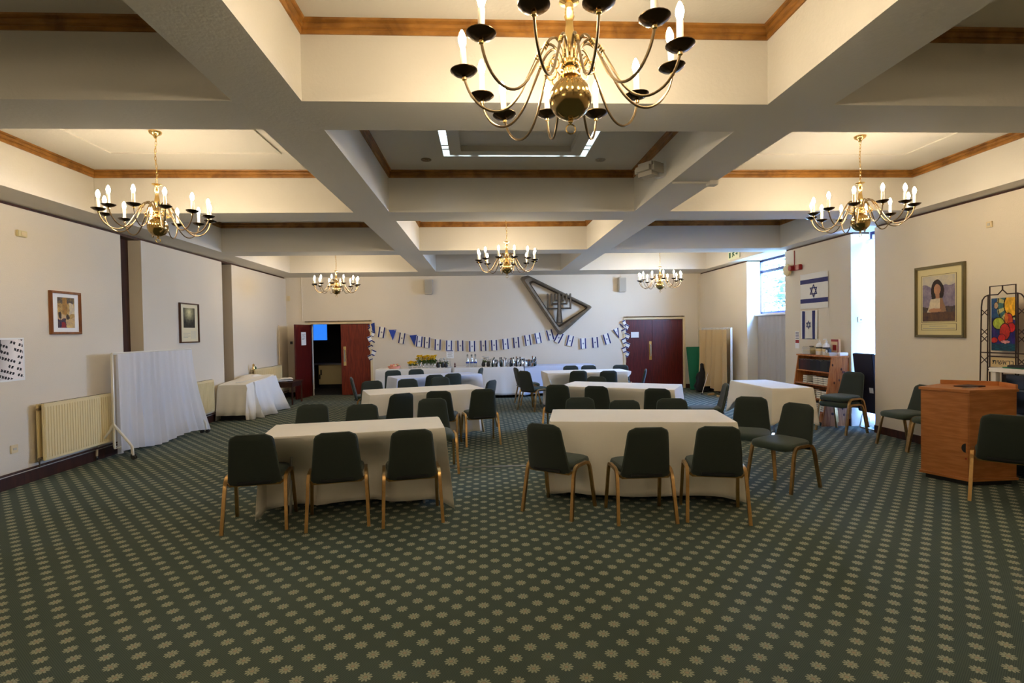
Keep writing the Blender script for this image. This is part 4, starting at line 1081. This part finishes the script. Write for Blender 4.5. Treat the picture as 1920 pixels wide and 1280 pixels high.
# bookcase ----------------------------------------------------------
BY0, BY1, BH = 8.14, 9.06, 1.10
t = thing('bookcase', 'slant-fronted knotty pine bookcase against the right wall', 'bookcase', (0, 0, 0))
xb, xt, xbk = 5.38, 5.55, 5.83
def front(z): return xb+(xt-xb)*z/BH
for y in (BY0, BY1-.02):
    mb = MB(); My = frameM((0, y+.02, 0), (1, 0, 0), (0, 0, 1)); mb.prism([(xb, 0), (xbk, 0), (xbk, BH), (xt, BH)], 0, .02, M_pine, My)
    if y == BY0:
        rd = random.Random(4)
        for k in range(16):
            kx = 5.50+.28*rd.random(); kz = .1+.95*rd.random()
            mb.lathe([(.014, 0), (.012, .0012), (0, .0012)], M_pinek, 10, frameM((kx, y, kz), (1, 0, 0), (0, 0, 1)) @ Matrix.Scale(1.6, 4, (0, 1, 0)))
        for k in range(3): mb.box(5.52+k*.1, 5.521+k*.1, y-.001, y, .02, BH-.01, M_pinek)
    mb.build('side_panel', t)
mb = MB(); mb.box(xt-.02, xbk, BY0-.015, BY1+.015, BH, BH+.025, M_pine, bev=.004); mb.build('top', t)
mb = MB(); mb.box(xbk-.015, xbk, BY0+.02, BY1-.02, 0, BH, M_pine); mb.build('back_panel', t)
SH = [.22, .42, .64, .86]
for z in SH:
    mb = MB(); mb.box(front(z)+.005, xbk-.015, BY0+.02, BY1-.02, z-.018, z, M_pine, bev=.003); mb.build('shelf', t)
mb = MB(); mb.box(xb+.01, xb+.03, BY0+.02, BY1-.02, .06, .205, M_pine, bev=.003); mb.build('kick_board', t)
# books on the top shelf
rd = random.Random(11)
cols = [srgb(46, 18, 20), srgb(60, 22, 24), srgb(20, 24, 40), srgb(16, 18, 22), srgb(40, 44, 48), srgb(70, 24, 26)]
y = BY0+.03; k = 0
names = ['maroon', 'dark red', 'navy', 'black', 'charcoal', 'wine']
nb = 0
while y < BY1-.05:
    th = .018+.010*rd.random(); ci = (0, 5, 1, 0, 3, 3, 2, 4, 4, 2)[int((BY1-y)/(BY1-BY0)*9.99)]
    h_ = .17+.02*rd.random(); c = cols[ci]
    t2 = thing('book', 'upright %s book in the row on the top bookcase shelf' % names[ci], 'book', (front(.86)+.03, y, .861), 0, 'upright %s books on the top bookcase shelf' % names[ci])
    mb = MB(); mb.box(0, .12, 0, th-.002, 0, h_, mat('book_%d' % ci, c, .6), bev=.002); mb.build('cover', t2)
    mb = MB(); mb.box(.003, .125, .003, th-.005, .004, h_+.0005, M_paper); mb.build('pages', t2)
    y += th; nb += 1
# lying books, pages outward, stacks
def stack(y0, z, n, label_grp, where, w_=.12):
    for k in range(n):
        j = .01*(rd.random()-.5)
        t2 = thing('book', '%s flat cream paged book of the stack %s' % (('bottom', 'second', 'third', 'fourth')[k] if k < n-1 and n > 1 else 'top', where), 'book', (front(z)+.025+abs(j), y0+j, z+.001+k*.0335), 0, label_grp)
        mb = MB(); mb.box(0, .16, 0, w_, 0, .003, M_black); mb.box(0, .16, 0, w_, .029, .032, M_black); mb.build('cover', t2)
        mb = MB(); mb.box(.001, .158, .002, w_-.002, .003, .029, mat('page_edge', (.80, .74, .58), .8)); mb.build('pages', t2)
pos = ['at the near end', 'second from the near end', 'in the middle', 'fourth from the near end', 'fifth from the near end', 'at the far end']
for si, (z, cnts) in enumerate(((.64, (4, 4, 4, 1, 4, 0)), (.42, (4, 4, 0, 4, 3, 3)), (.22, (4, 4, 4, 3, 3, 0)))):
    for i, n_ in enumerate(cnts):
        stack(BY0+.03+i*.138, z, n_, 'books lying on the %s bookcase shelf' % ('second', 'third', 'bottom')[si], '%s, %s bookcase shelf' % (pos[i], ('second', 'third', 'bottom')[si]))
# things on top of the bookcase
def bottle(x, y, z, label):
    t = thing('pump_bottle', label, 'bottle', (x, y, z), 0, 'white pump bottles on the bookcase'); mb = MB()
    mb.lathe([(.05, 0), (.055, .01), (.055, .15), (.045, .18), (.02, .20), (.018, .215), (0, .215)], M_white, 20); mb.build('body', t)
    mb = MB(); mb.lathe([(.0555, .06), (.0560, .061), (.0560, .13), (.0555, .131)], M_cream, 20); mb.lathe([(.0562, .105), (.0565, .106), (.0565, .13), (.0562, .131)], M_black, 20); mb.build('product_label', t)
    mb = MB(); mb.lathe([(.02, .215), (.02, .235), (.006, .238), (.006, .265), (0, .265)], M_white, 12); mb.tube([(0, 0, .262), (-.045, 0, .262), (-.05, 0, .252)], .007, M_white); mb.build('pump', t)
ZTp = BH+.026
bottle(5.66, 8.62, ZTp, 'white pump bottle on the bookcase next to the plastic tub'); bottle(5.66, 8.44, ZTp, 'white pump bottle on the bookcase by the red calendar')
t = thing('plastic_tub', 'clear plastic tub with yellowish contents on the bookcase', 'tub', (5.68, 8.85, ZTp))
mb = MB(); mb.box(-.11, .11, -.12, .12, .002, .13, M_plastic, bev=.01); mb.build('shell', t)
mb = MB(); mb.box(-.095, .095, -.105, .105, .008, .07, mat('straw_filling', srgb(200, 180, 110), .8, var=.3, vscale=40)); mb.build('contents', t)
mb = MB()
for k in range(5): mb.box(-.04+.02*k, -.03+.02*k, -.06+.02*k, .02+.02*k, .131, .142, M_black)
mb.build('pens', t)
t = thing('leaflet', 'red white and blue leaflet on the wall above the bookcase corner', 'leaflet')
M = MR(9.62, 1.20); mb = MB(); mb.box(0, .13, 0, .32, 0, .004, M_paper, M); mb.build('sheet', t)
mb = MB(); mb.box(.01, .12, .10, .16, .004, .006, M_red, M); 
for k in range(5): mb.box(.015, .115, .18+.028*k, .192+.028*k, .004, .006, M_blue, M)
mb.build('print', t)
t = thing('calendar', 'red and cream boxed calendar on the bookcase behind the bottles', 'calendar', (5.77, 8.36, ZTp))
mb = MB(); mb.box(-.02, .02, -.09, .09, 0, .26, mat('calendar_card', srgb(226, 196, 160), .7), bev=.002); mb.build('card', t)
mb = MB(); mb.box(-.023, -.0205, -.09, .09, .225, .26, M_red); mb.box(-.023, -.0205, -.09, -.07, .0, .225, M_red); mb.box(-.023, -.0205, -.04, .05, .08, .17, M_red); mb.build('print', t)
t = thing('camera_toy', 'black and white small object beside the bottles on the bookcase', 'gadget', (5.62, 8.33, ZTp))
mb = MB(); mb.box(-.03, .03, -.04, .04, 0, .11, M_black, bev=.01); mb.build('body', t)
mb = MB(); mb.lathe([(.025, 0), (.025, .02), (0, .022)], M_white, 14, frameM((-.031, 0, .07), (0, 1, 0), (0, 0, -1)) @ Matrix.Rotation(PI, 4, 'X')); mb.build('dial', t)
for k, (y, m_, lb) in enumerate(((8.26, M_grille, 'grey flat box at the front end of the bookcase top'), (8.20, M_paper, 'white box of cards lying near the bookcase edge'))):
    mb = MB(); mb.box(-.07, .07, -.05, .05, 0, .05, m_, bev=.003); tag(mb.build('card_box', loc=(5.62+.14*k, y, ZTp)), lb, 'box')

# lectern -----------------------------------------------------------
t = thing('lectern', 'light brown veneered corner lectern with pale top near the right edge', 'lectern', (0, 0, 0))
FP = [(4.589, 5.31), (4.757, 4.925), (5.255, 4.935), (5.37, 5.22), (5.0, 5.52)]
cxm = sum(p[0] for p in FP)/5; cym = sum(p[1] for p in FP)/5
def grow(s_): return [(cxm+(x-cxm)*s_, cym+(y-cym)*s_) for x, y in FP]
mb = MB(); mb.prism(grow(.90), 0, .05, M_black); mb.build('plinth', t, False)
mb = MB(); mb.prism(grow(1.045), .05, .075, M_oak); mb.build('base_board', t, False)
mb = MB(); mb.prism(FP, .075, .925, M_oak); mb.build('cabinet', t, False)
mb = MB(); mb.prism(grow(1.05), .925, .952, M_oak); mb.build('top_board', t, False)
A_, B_ = Vector((*FP[0], 0)), Vector((*FP[1], 0)); du_ = (B_-A_).normalized()
Md = frameM(A_+Vector((0, 0, 0)), du_, (0, 0, 1))
LL = (B_-A_).length
mb = MB(); mb.box(.012, LL-.01, .085, .915, .0, .004, M_oak, Md); dr = mb.build('door', t, False)
mb = MB(); pts = [(.035*math.cos(q), .035*math.sin(q)) for q in [R(90+180*k/10) for k in range(11)]]; mb.prism([(LL-.03+x, .375+y*1.3) for x, y in pts], .004, .006, M_black, Md); mb.build('finger_hole', dr, False)
mb = MB(); mb.lathe([(.008, 0), (.008, .003), (0, .003)], M_red, 10, Md @ Matrix.Translation((LL-.028, .27, .004))); mb.build('lock', dr)
C_, D_ = Vector((*FP[2], 0)), Vector((*FP[3], 0))
e1 = Vector((*grow(1.03)[4], 0)); e2 = Vector((*grow(1.03)[3], 0)); e3 = Vector((*grow(1.03)[2], 0))
mb = MB(); Mq = frameM(e1+Vector((0, 0, .952)), e2-e1, (0, 0, 1)); mb.box(0, (e2-e1).length, 0, .045, -.01, .01, M_oak, Mq, bev=.003)
Mq = frameM(e3+Vector((0, 0, .952)), e2-e3, (0, 0, 1)); mb.box(0, (e2-e3).length-.015, 0, .045, -.02, 0, M_oak, Mq, bev=.003); mb.build('raised_edge', t)
mb = MB(); mb.box(-.12, .12, -.08, .08, 0, .012, mat('brown_folder', srgb(70, 44, 30), .6), bev=.003); tag(mb.build('notebook', loc=(5.02, 5.20, .9525), rot=(0, 0, .3)), 'dark brown closed notebook lying on the lectern', 'notebook')
mb = MB(); mb.tube([(0, 0, .006), (.2, .03, .006)], .005, M_chrome); tag(mb.build('pen', loc=(4.80, 5.05, .952)), 'silver pen lying on the lectern near its front', 'pen')

# white and black cabinet behind lectern
t = thing('display_cabinet', 'white topped cabinet with black glass front behind the lectern', 'cabinet', (0, 0, 0))
x0, x1, y0, y1 = 5.46, 5.83, 4.45, 5.40
mb = MB(); mb.box(x0-.02, x1, y0, y1+.01, 1.085, 1.13, M_white, bev=.004); mb.build('top', t)
for (x, y) in ((x0, y1-.05), (x0, y0)):
    mb = MB(); mb.box(x, x+.05, y, y+.05, 0, 1.085, M_white, bev=.003); mb.build('post', t)
mb = MB(); mb.box(x0+.06, x1-.01, y0+.05, y1-.06, .02, 1.06, M_blackglass, bev=.004); mb.build('glass_case', t)
mb = MB()
for z in (.35, .65, .9): mb.box(x0+.02, x0+.04, y0+.05, y1-.05, z, z+.015, M_steel)
mb.build('rail', t)
t = thing('folder', 'green and black folder lying on the white cabinet top', 'folder', (5.62, 5.12, 1.131))
mb = MB(); mb.box(-.14, .14, -.2, .18, 0, .012, M_green, bev=.002); mb.build('lower_cover', t); mb = MB(); mb.box(-.15, .13, -.22, .12, .013, .035, M_black, bev=.004); mb.build('upper_cover', t)

# stained glass panel ------------------------------------------------
t = thing('stained_glass_stand', 'wrought iron stand holding a colourful stained glass panel by the right wall', 'stained glass')
GX = 5.72; Mg = frameM((GX, 5.80, 0), (0, -1, 0), (0, 0, 1))   # x right = -Y
def gy(px): return 5.80-px
def artg(u, v):
    # u left to right, v bottom to top
    c = (30, 50, 110)
    n = nz(u, v, 9)
    if v > .80 and u < .45: c = (34, 60, 120)
    if v < .14: c = (24, 60, 92) if (int(v*40)+int(u*6)) % 2 else (18, 84, 100)
    d = math.hypot((u-.85), (v-.86)*1.45); ang = math.atan2((v-.86)*1.45, u-.85)
    if d < .62: c = (196, 190, 120) if int((ang+7)*4.2) % 2 else (60, 110, 110)
    if d < .60 and d > .56: c = (20, 20, 26)
    if d < .32: c = (246, 186, 40)
    if .30 < d < .345: c = (18, 14, 14)
    if d > .62 and v > .62: c = (30, 70, 130) if n > 0 else (44, 92, 140)
    if .14 < v < .58: c = (34, 46, 110) if (int(u*6+v*5)) % 2 else (50, 40, 120)
    if v > .56 and u > .72 and d > .5: c = (120, 160, 120)
    e = math.hypot((u-.30)/.23, (v-.52)/.105)
    if e < 1.14: c = (16, 16, 20)
    if e < 1: c = (168, 186, 60)
    for (cx_, cy_, rx, ry, cc) in ((.72, .56, .16, .14, (204, 70, 40)), (.82, .44, .15, .085, (210, 40, 40)), (.56, .36, .20, .15, (196, 52, 44)), (.44, .24, .15, .075, (190, 40, 40)), (.12, .20, .14, .05, (190, 50, 46)), (.58, .17, .18, .03, (222, 150, 150)), (.20, .86, .08, .06, (200, 170, 140)), (.62, .62, .07, .10, (224, 120, 50))):
        e = math.hypot((u-cx_)/rx, (v-cy_)/ry)
        if e < 1.12: c = (22, 16, 20)
        if e < 1: c = cc
    return tuple(max(0, min(255, x*(.92+.14*n))) for x in c)
mb = MB(); G0x, G1x, G0z, G1z = .144, .418, 1.30, 1.885
art_panel('glass_panel', G1x-G0x, G1z-G0z, 56, 96, artg, Mg @ Matrix.Translation((G0x, G0z, 0)), t, mat_attr('coloured_glass', .15, .5))
def bars(segs, r=.007):
    for s_ in segs: mb.tube([Mg @ Vector((*p, .01)) for p in s_], r, M_iron, 6)
mb = MB()
W_ = .562; lx, rx_ = .0, W_
arcL = [(lx, .0), (lx+.02, 1.0), (lx+.035, 1.80), (lx+.045, 1.87), (lx+.075, 1.91), (lx+.115, 1.925)]
bars([arcL, [(W_-x, z) for x, z in arcL], [(.115, 1.925), (.23, 1.925), (.281, 1.975), (.332, 1.925), (W_-.115, 1.925)],
      [(.135, .0), (.135, 2.02), (.427, 2.02), (.427, .0)], [(.281, 2.02), (.281, 1.975)], [(.10, .0), (.115, 1.925)], [(W_-.10, .0), (W_-.115, 1.925)],
      [(.02, 1.275), (W_-.02, 1.275)], [(.115, 1.235), (W_-.115, 1.235)], [(.11, 1.11), (W_-.11, 1.11)], [(.11, 1.08), (W_-.11, 1.08)], [(.281, 1.08), (.281, .0)],
      [(.10, .25), (W_-.10, .25)]])
for z in (1.72, 1.50, 1.42, 1.18, .86, .60):
    bars([[(.03, z+.05), (.115, z-.03)], [(.03, z-.03), (.115, z+.05)], [(W_-.03, z+.05), (W_-.115, z-.03)], [(W_-.03, z-.03), (W_-.115, z+.05)]], .005)
mb.build('iron_frame', t)
mb = MB(); mb.box(.14, .422, 1.12, 1.225, -.003, .003, mat('cream_glass', srgb(206, 180, 130), .4), Mg); pl = mb.build('name_plate', t)
try: text_mesh('lettering', '\u05ea\u05d9\u05e9\u05d0\u05e8\u05d1', .075, Mg @ Matrix.Translation((.281, 1.172, .004)), M_ink, pl)
except Exception as ex: print(ex)

# ------------------------------------------------------------------ back wall: sculpture and bunting
t = thing('relief_sculpture', 'dark metal triangular wall relief holding a seven branched candelabrum', 'sculpture')
Ms = frameM((0, YB-.03, 0), (1, 0, 0), (0, 0, 1))
outer = [(.99, 2.99), (1.02, 3.03), (1.17, 3.065), (1.21, 3.06), (2.83, 2.25), (2.865, 2.215), (2.84, 2.18), (2.08, 1.52), (2.02, 1.50), (1.965, 1.53)]
inner = [(1.27, 2.83), (1.285, 2.87), (1.33, 2.885), (1.38, 2.87), (2.69, 2.23), (2.72, 2.205), (2.70, 2.17), (2.02, 1.765), (1.98, 1.755), (1.945, 1.775)]
mid1 = [(o_[0]*.62+i_[0]*.38, o_[1]*.62+i_[1]*.38) for o_, i_ in zip(outer, inner)]; mid2 = [(o_[0]*.22+i_[0]*.78, o_[1]*.22+i_[1]*.78) for o_, i_ in zip(outer, inner)]
mb = MB(); n = 10
def ringv(P, h): return [(x, y, h) for x, y in P]
layers = [ringv(outer, -.0), ringv(outer, .13), ringv(mid1, .17), ringv(mid2, .15), ringv(mid2, .09), ringv(inner, .09), ringv(inner, 0)]
vs = [p for L_ in layers for p in L_]
for li in range(6): 
    mb.add([p for p in layers[li]]+[p for p in layers[li+1]], [(i, (i+1) % n, n+(i+1) % n, n+i) for i in range(n)], M_bronzedk if li in (3, 4, 5) else M_bronzeart, Ms)
mb.build('triangle_frame', t)
mb = MB(); cx_ = 1.998; zt = 2.58; bw = .042
mb.prism([(cx_-.035, zt), (cx_+.035, zt), (cx_+.045, 2.2), (cx_+.085, 1.80), (cx_-.085, 1.80), (cx_-.045, 2.2)], .10, .17, M_bronzedk, Ms)
mb.prism([(cx_-.012, zt), (cx_+.012, zt), (cx_+.035, 1.82), (cx_-.035, 1.82)], .17, .18, M_bronzeart, Ms)
for k, zb_ in ((1, 2.40), (2, 2.31), (3, 2.19)):
    xx = .10*k
    mb.box(cx_-xx, cx_+xx, zb_-bw/2, zb_+bw/2, .11, .16, M_bronzedk, Ms, bev=.006)
    for s_ in (-1, 1): mb.box(cx_+s_*xx-bw/2, cx_+s_*xx+bw/2, zb_-bw/2, zt, .11, .16, M_bronzedk, Ms, bev=.006); mb.box(cx_+s_*xx-bw*.2, cx_+s_*xx+bw*.2, zb_, zt-.01, .16, .166, M_bronzeart, Ms)
mb.build('candelabrum', t)
mb = MB()
for (x, z) in ((1.15, 2.9), (2.7, 2.22), (2.0, 1.6), (1.998, 2.4)): mb.tube([Ms @ Vector((x, z, -.03)), Ms @ Vector((x, z, .12))], .012, M_iron)
mb.build('fixing', t)

PEN = [(-2.93, 1.86, 't', 20), (-2.644, 1.772, 'f', -10), (-2.383, 1.698, 't', 0), (-2.122, 1.61, 'f', -10), (-1.846, 1.549, 't', 5), (-1.679, 1.519, 'f', -6), (-1.485, 1.487, 'f', -4), (-1.208, 1.426, 'f', -3), (-.915, 1.393, 'f', -2), (-.621, 1.388, 'f', 0), (-.312, 1.369, 'f', 0), (-.017, 1.378, 'f', 1), (.265, 1.388, 'f', 2), (.562, 1.411, 'f', 4), (.846, 1.448, 'f', 4), (1.145, 1.50, 'f', 8), (1.416, 1.552, 'f', 10), (1.731, 1.632, 'f', 14)]
PEN2 = [(2.058, 1.542, 'f', -28), (2.329, 1.466, 'f', -14), (2.644, 1.39, 'f', 2), (2.961, 1.413, 'f', 4), (3.25, 1.494, 'f', 16), (3.527, 1.632, 'v', 20), (3.70, 1.80, 'v', 30)]
def bunting(P, label, first, last):
    t = thing('bunting', label, 'bunting'); My = lambda x, z: frameM((x, YB-.03, z), (1, 0, 0), (0, 0, 1))
    mb = MB(); pts = [(first[0], YB-.025, first[1])]+[(p[0], YB-.025, p[1]) for p in P]+[(last[0], YB-.025, last[1])]; mb.tube(pts, .003, M_white, 5); mb.build('string', t)
    for i, (x, z, k, ro) in enumerate(P):
        M = My(x, z) @ Matrix.Rotation(R(ro), 4, 'Z') @ Matrix.Rotation(R((i*37 % 11-5)*3), 4, 'Y'); mb = MB()
        if k == 't': mb.prism([(-.10, 0), (.10, 0), (0, -.28)], .0, .004, M_bunt, M)
        elif k == 'f':
            mb.box(-.09, .09, -.28, 0, 0, .003, M_flagw, M); mb.box(-.080, -.046, -.28, 0, .003, .0045, M_blue, M); mb.box(.046, .080, -.28, 0, .003, .0045, M_blue, M); star(mb, (0, -.14), .027, M_blue, M, .34, .003)
        else:
            mb.prism([(-.09, 0), (.09, 0), (0, -.27)], .0, .003, M_flagw, M); mb.prism([(-.085, 0), (-.05, 0), (.012, -.27), (-.008, -.27)], .003, .0045, M_blue, M); mb.prism([(.05, 0), (.085, 0), (.008, -.27), (-.004, -.22)], .003, .0045, M_blue, M); star(mb, (0, -.08), .026, M_bunt, M, .16, .003)
        mb.build('pennant', t, False)
bunting(PEN, 'long string of blue and white pennants from left doorway to sculpture', (-2.97, 1.90), (2.0, 1.60))
bunting(PEN2, 'short string of striped pennants from sculpture to right doors', (2.0, 1.60), (3.80, 1.90))
def twisted(x, z0, z1, label, seed):
    t = thing('twisted_bunting', label, 'bunting'); mb = MB(); mb.tube([(x, YB-.045, z0), (x, YB-.045, z1)], .003, M_white, 5); mb.build('string', t)
    n = int((z1-z0)/.13); rd = random.Random(seed)
    for k in range(n):
        M = frameM((x, YB-.045, z1-.12*k), (1, 0, 0), (0, 0, 1)) @ Matrix.Rotation(R(65 if k % 2 else -65), 4, 'Z') @ Matrix.Rotation(R(rd.uniform(-40, 40)), 4, 'X')
        mb = MB(); mb.box(-.075, .075, -.10, 0, 0, .003, M_flagw, M); mb.box(-.07, -.04, -.10, 0, .003, .005, M_blue, M); mb.box(.04, .07, -.10, 0, .003, .005, M_blue, M); mb.build('pennant', t, False)
twisted(3.80, .72, 1.80, 'bundle of striped pennants hanging down the edge of the right doors', 1)
twisted(-2.93, .75, 1.72, 'bundle of pennants hanging down the right edge of the open doorway', 2)

# EXIT pictogram sign on right coffer side
t = thing('exit_sign', 'small pale exit sign with green running figure high on the right', 'sign')
Me = frameM((5.585, 11.72, 3.13), (0, -1, 0), (0, 0, 1))
mb = MB(); mb.box(0, .52, 0, .20, 0, .02, mat('sign_face', srgb(220, 225, 190), .5), Me, bev=.003); mb.build('board', t)
mb = MB(); g_ = mat('sign_green', srgb(10, 80, 50), .5)
mb.box(.05, .12, .04, .16, .02, .023, g_, Me); mb.prism([(.19, .05), (.22, .05), (.25, .09), (.29, .06), (.31, .08), (.26, .13), (.30, .13), (.30, .15), (.21, .15), (.19, .11), (.22, .11)], .02, .023, g_, Me)
mb.lathe([(.018, 0), (.018, .003), (0, .003)], g_, 12, Me @ Matrix.Translation((.27, .17, .02))); mb.prism([(.36, .09), (.41, .09), (.41, .06), (.45, .105), (.41, .15), (.41, .12), (.36, .12)], .02, .023, g_, Me); mb.build('pictogram', t)
# projector-like speaker on beam side
t = thing('ceiling_speaker', 'pale rounded speaker bracketed to the coffer side right of the skylight', 'speaker', (1.74, 5.45, 3.26), R(35))
mb = MB(); mb.box(-.10, .10, -.13, .13, -.07, .07, M_grille, bev=.045); mb.build('body', t)
mb = MB(); mb.box(-.08, .08, -.136, -.13, -.05, .05, mat('grille_mesh', srgb(170, 164, 150), .8), bev=.0); mb.build('grille', t)
mb = MB(); mb.tube([(.08, 0, 0), (.13, -.02, .0), (.155, -.05, .02)], .016, M_white); mb.box(.13, .19, -.14, .02, -.06, .09, M_white, Matrix.Translation((0, 0, 0)) @ Matrix.Rotation(0, 4, 'Z'), bev=.006); mb.build('bracket', t)
mb = MB(); mb.tube([(1.93, 5.27, ZB-.012), (2.30, 5.27, ZB-.012)], .011, M_beam); mb.box(2.30, 2.39, 5.22, 5.32, ZB-.04, ZB, M_beam, bev=.004)
tag(mb.build('cable_trunking'), 'thin pale cable trunking with junction box across the right beam', 'trunking')

# ------------------------------------------------------------------ things on the buffet
TZ = .7455
def vase(x, y, label, kind):
    t = thing('flower_vase', label, 'flowers', (x, y, TZ), random.random()*3, 'vases on the left buffet table')
    mb = MB(); mb.lathe([(.032, 0), (.04, .01), (.05, .05), (.04, .09), (.03, .12), (.036, .13), (.03, .13), (.026, .12)], M_jar if kind != 'd' else M_black, 14); mb.build('vase', t)
    rd = random.Random(int(x*1000))
    mb = MB(); fl = MB(); H_ = {'y': .29, 's': .15, 'd': .22}[kind]
    for k in range(18 if kind != 'd' else 7):
        a_ = rd.random()*6.3; r_ = .075*rd.random()+.015; h_ = H_*(.62+.42*rd.random())
        p = (r_*math.cos(a_), r_*math.sin(a_), h_)
        mb.tube([(0, 0, .05), (p[0]*.4, p[1]*.4, h_*.6), p], .003, M_leaf, 4)
        for q in range(2): mb.add([(p[0]*.4, p[1]*.4, h_*.5), (p[0]+.03*q, p[1], h_*.6), (p[0]*.8, p[1]+.02, h_*.75)], [(0, 1, 2)], M_leaf)
        for q in range(6):
            b_ = q*PI/3; M = Matrix.Translation(p) @ Matrix.Rotation(b_, 4, 'Z') @ Matrix.Rotation(R(-35), 4, 'Y')
            fl.add([(0, 0, 0), (.022, -.017, 0), (.046, 0, .006), (.022, .017, 0)], [(0, 1, 2, 3)], M_yellow if kind != 'd' else M_flagw, M)
        fl.lathe([(.010, 0), (.014, .012), (.013, .022), (0, .02)], M_yellow if kind != 'd' else M_flagw, 8, Matrix.Translation(p))
    mb.build('stems', t); fl.build('blooms', t)
vase(-1.80, 12.95, 'low yellow flower posy at the left of the flower row', 's'); vase(-1.70, 13.0, 'second low yellow posy in the flower row', 's')
for i, x in enumerate((-1.58, -1.49, -1.40, -1.31, -1.23)): vase(x, 12.98+.05*(i % 2), ['tall yellow daffodils in a glass vase, first of the tall ones from the left', 'tall yellow daffodils in a glass vase, second of the tall ones', 'tall yellow daffodils in a glass vase, third of the tall ones', 'tall yellow daffodils in a glass vase, fourth of the tall ones', 'tall yellow daffodils in a vase, last before the dark vases'][i], 'y')
for i, x in enumerate((-1.13, -1.02, -.94)): vase(x, 13.0, ['dark vase with pale sprigs right after the yellow flowers', 'dark vase with pale sprigs, middle of three', 'dark vase with pale sprigs nearest the menu sign'][i], 'd')
vase(-.02, 13.05, 'glass vase with pale sprigs and dark leaves on the middle buffet table', 'd'); vase(.10, 13.0, 'dark vase of pale sprigs beside the heap of bottles', 'd')
t = thing('gift_basket', 'pink ribboned gift basket at the left end of the buffet', 'basket', (-2.19, 12.98, TZ))
mb = MB(); mb.lathe([(.12, 0), (.15, .03), (.16, .06), (.13, .06), (.12, .02), (0, .02)], M_pink, 18); mb.build('basket', t)
rd = random.Random(2)
for k in range(12):
    mb = MB(); a_ = k*.9; M = Matrix.Translation((.09*math.cos(a_)*(.4+.6*rd.random()), .08*math.sin(a_), .055+.03*rd.random())); mb.lathe([(.01, -.02), (.035, 0), (.03, .025), (0, .035)], M_pink if k % 3 else M_cream, 8, M); mb.build('packet', t)
t = thing('menu_sign', 'small white printed sign on a stand behind the buffet vases', 'sign', (-.835, 13.05, TZ))
mb = MB(); mb.tube([(0, 0, 0), (0, 0, .24)], .005, M_chrome); mb.lathe([(.04, 0), (.04, .006), (0, .008)], M_chrome, 16); mb.build('stand', t)
mb = MB(); mb.box(-.09, .09, -.004, .004, .22, .42, M_paper, bev=.001); mb.build('card', t)
mb = MB(); mb.box(-.085, .07, -.006, -.004, .395, .415, M_blue)
for k in range(5): mb.box(-.06+.01*(k % 2), .06-.012*(k % 3), -.0055, -.004, .26+.025*k, .267+.025*k, mat('pencil_grey', (.35, .33, .28), .8))
mb.build('print', t)
mb = MB(); mb.lathe([(.02, 0), (.024, .02), (.012, .05), (.02, .07), (.008, .11), (0, .12)], M_door2, 12, Matrix.Translation((-.72, 13.0, TZ))); tag(mb.build('salt_shaker'), 'small dark red shaker right of the menu sign', 'shaker')
for i, x in enumerate((-.41, -.31, -.22)):
    t = thing('glass_jug', ['tall clear glass jug, left of three on the middle buffet table', 'tall clear glass jug, middle of three on the buffet table', 'tall clear glass jug, right of three on the buffet table'][i], 'jug', (x, 13.05, TZ), 0, 'clear jugs on the buffet')
    mb = MB(); mb.lathe([(.036, 0), (.042, .01), (.042, .14), (.025, .20), (.02, .25), (.03, .29), (.02, .29), (.016, .25), (0, .25)], M_jar, 16); mb.build('body', t)
    mb = MB(); mb.lathe([(.0425, .09), (.043, .091), (.043, .12), (.0425, .121)], M_bunt, 16); mb.build('band', t)
    mb = MB(); mb.lathe([(.022, .29), (.024, .30), (.01, .315), (0, .32)], M_silver, 12); mb.build('stopper', t)
rd = random.Random(21)
desc = ['silver topped', 'black topped', 'white', 'dark glass', 'amber glass']
mats_ = [M_silver, M_black, M_white, mat('dark_glass', (.01, .02, .015), .1), mat('amber_glass', (.25, .10, .03), .12)]
xs = [.20+.0245*k for k in range(45)]
side_ = ['leftmost part', 'left part', 'middle part', 'right part', 'rightmost part']
for k, x in enumerate(xs):
    kk = rd.randrange(5); rowi = k % 3; y = 12.86+.13*rowi
    sc_ = .85+.75*rd.random()
    where = side_[min(4, k*5//len(xs))]; row_n = ('front', 'middle', 'back')[rowi]
    if k % 4 == 3:
        t = thing('wine_cup', '%s cup in the %s row, %s of the tableware heap' % (desc[kk].replace(' topped', ''), row_n, where), 'cup', (x, y, TZ), 0, 'tableware heaped on the middle buffet table')
        mb = MB(); mb.lathe([(.026*sc_, 0), (.026*sc_, .004), (.005, .01), (.005, .05*sc_), (.026*sc_, .075*sc_), (.03*sc_, .12*sc_), (.026*sc_, .12*sc_), (.02*sc_, .08*sc_), (0, .07*sc_)], M_silver, 12); mb.build('goblet', t)
    else:
        t = thing('small_bottle', '%s small bottle in the %s row, %s of the tableware heap' % (desc[kk], row_n, where), 'bottle', (x, y, TZ), 0, 'tableware heaped on the middle buffet table')
        mb = MB(); mb.lathe([(.022, 0), (.026, .006), (.026, .07*sc_), (.012, .10*sc_), (.010, .125*sc_), (0, .125*sc_)], mats_[(kk+2) % 5], 12); mb.build('body', t)
        mb = MB(); mb.lathe([(.013, .125*sc_), (.014, .13*sc_), (.014, .15*sc_), (0, .155*sc_)], mats_[kk], 10); mb.build('cap', t)
print('objects', len(bpy.data.objects))
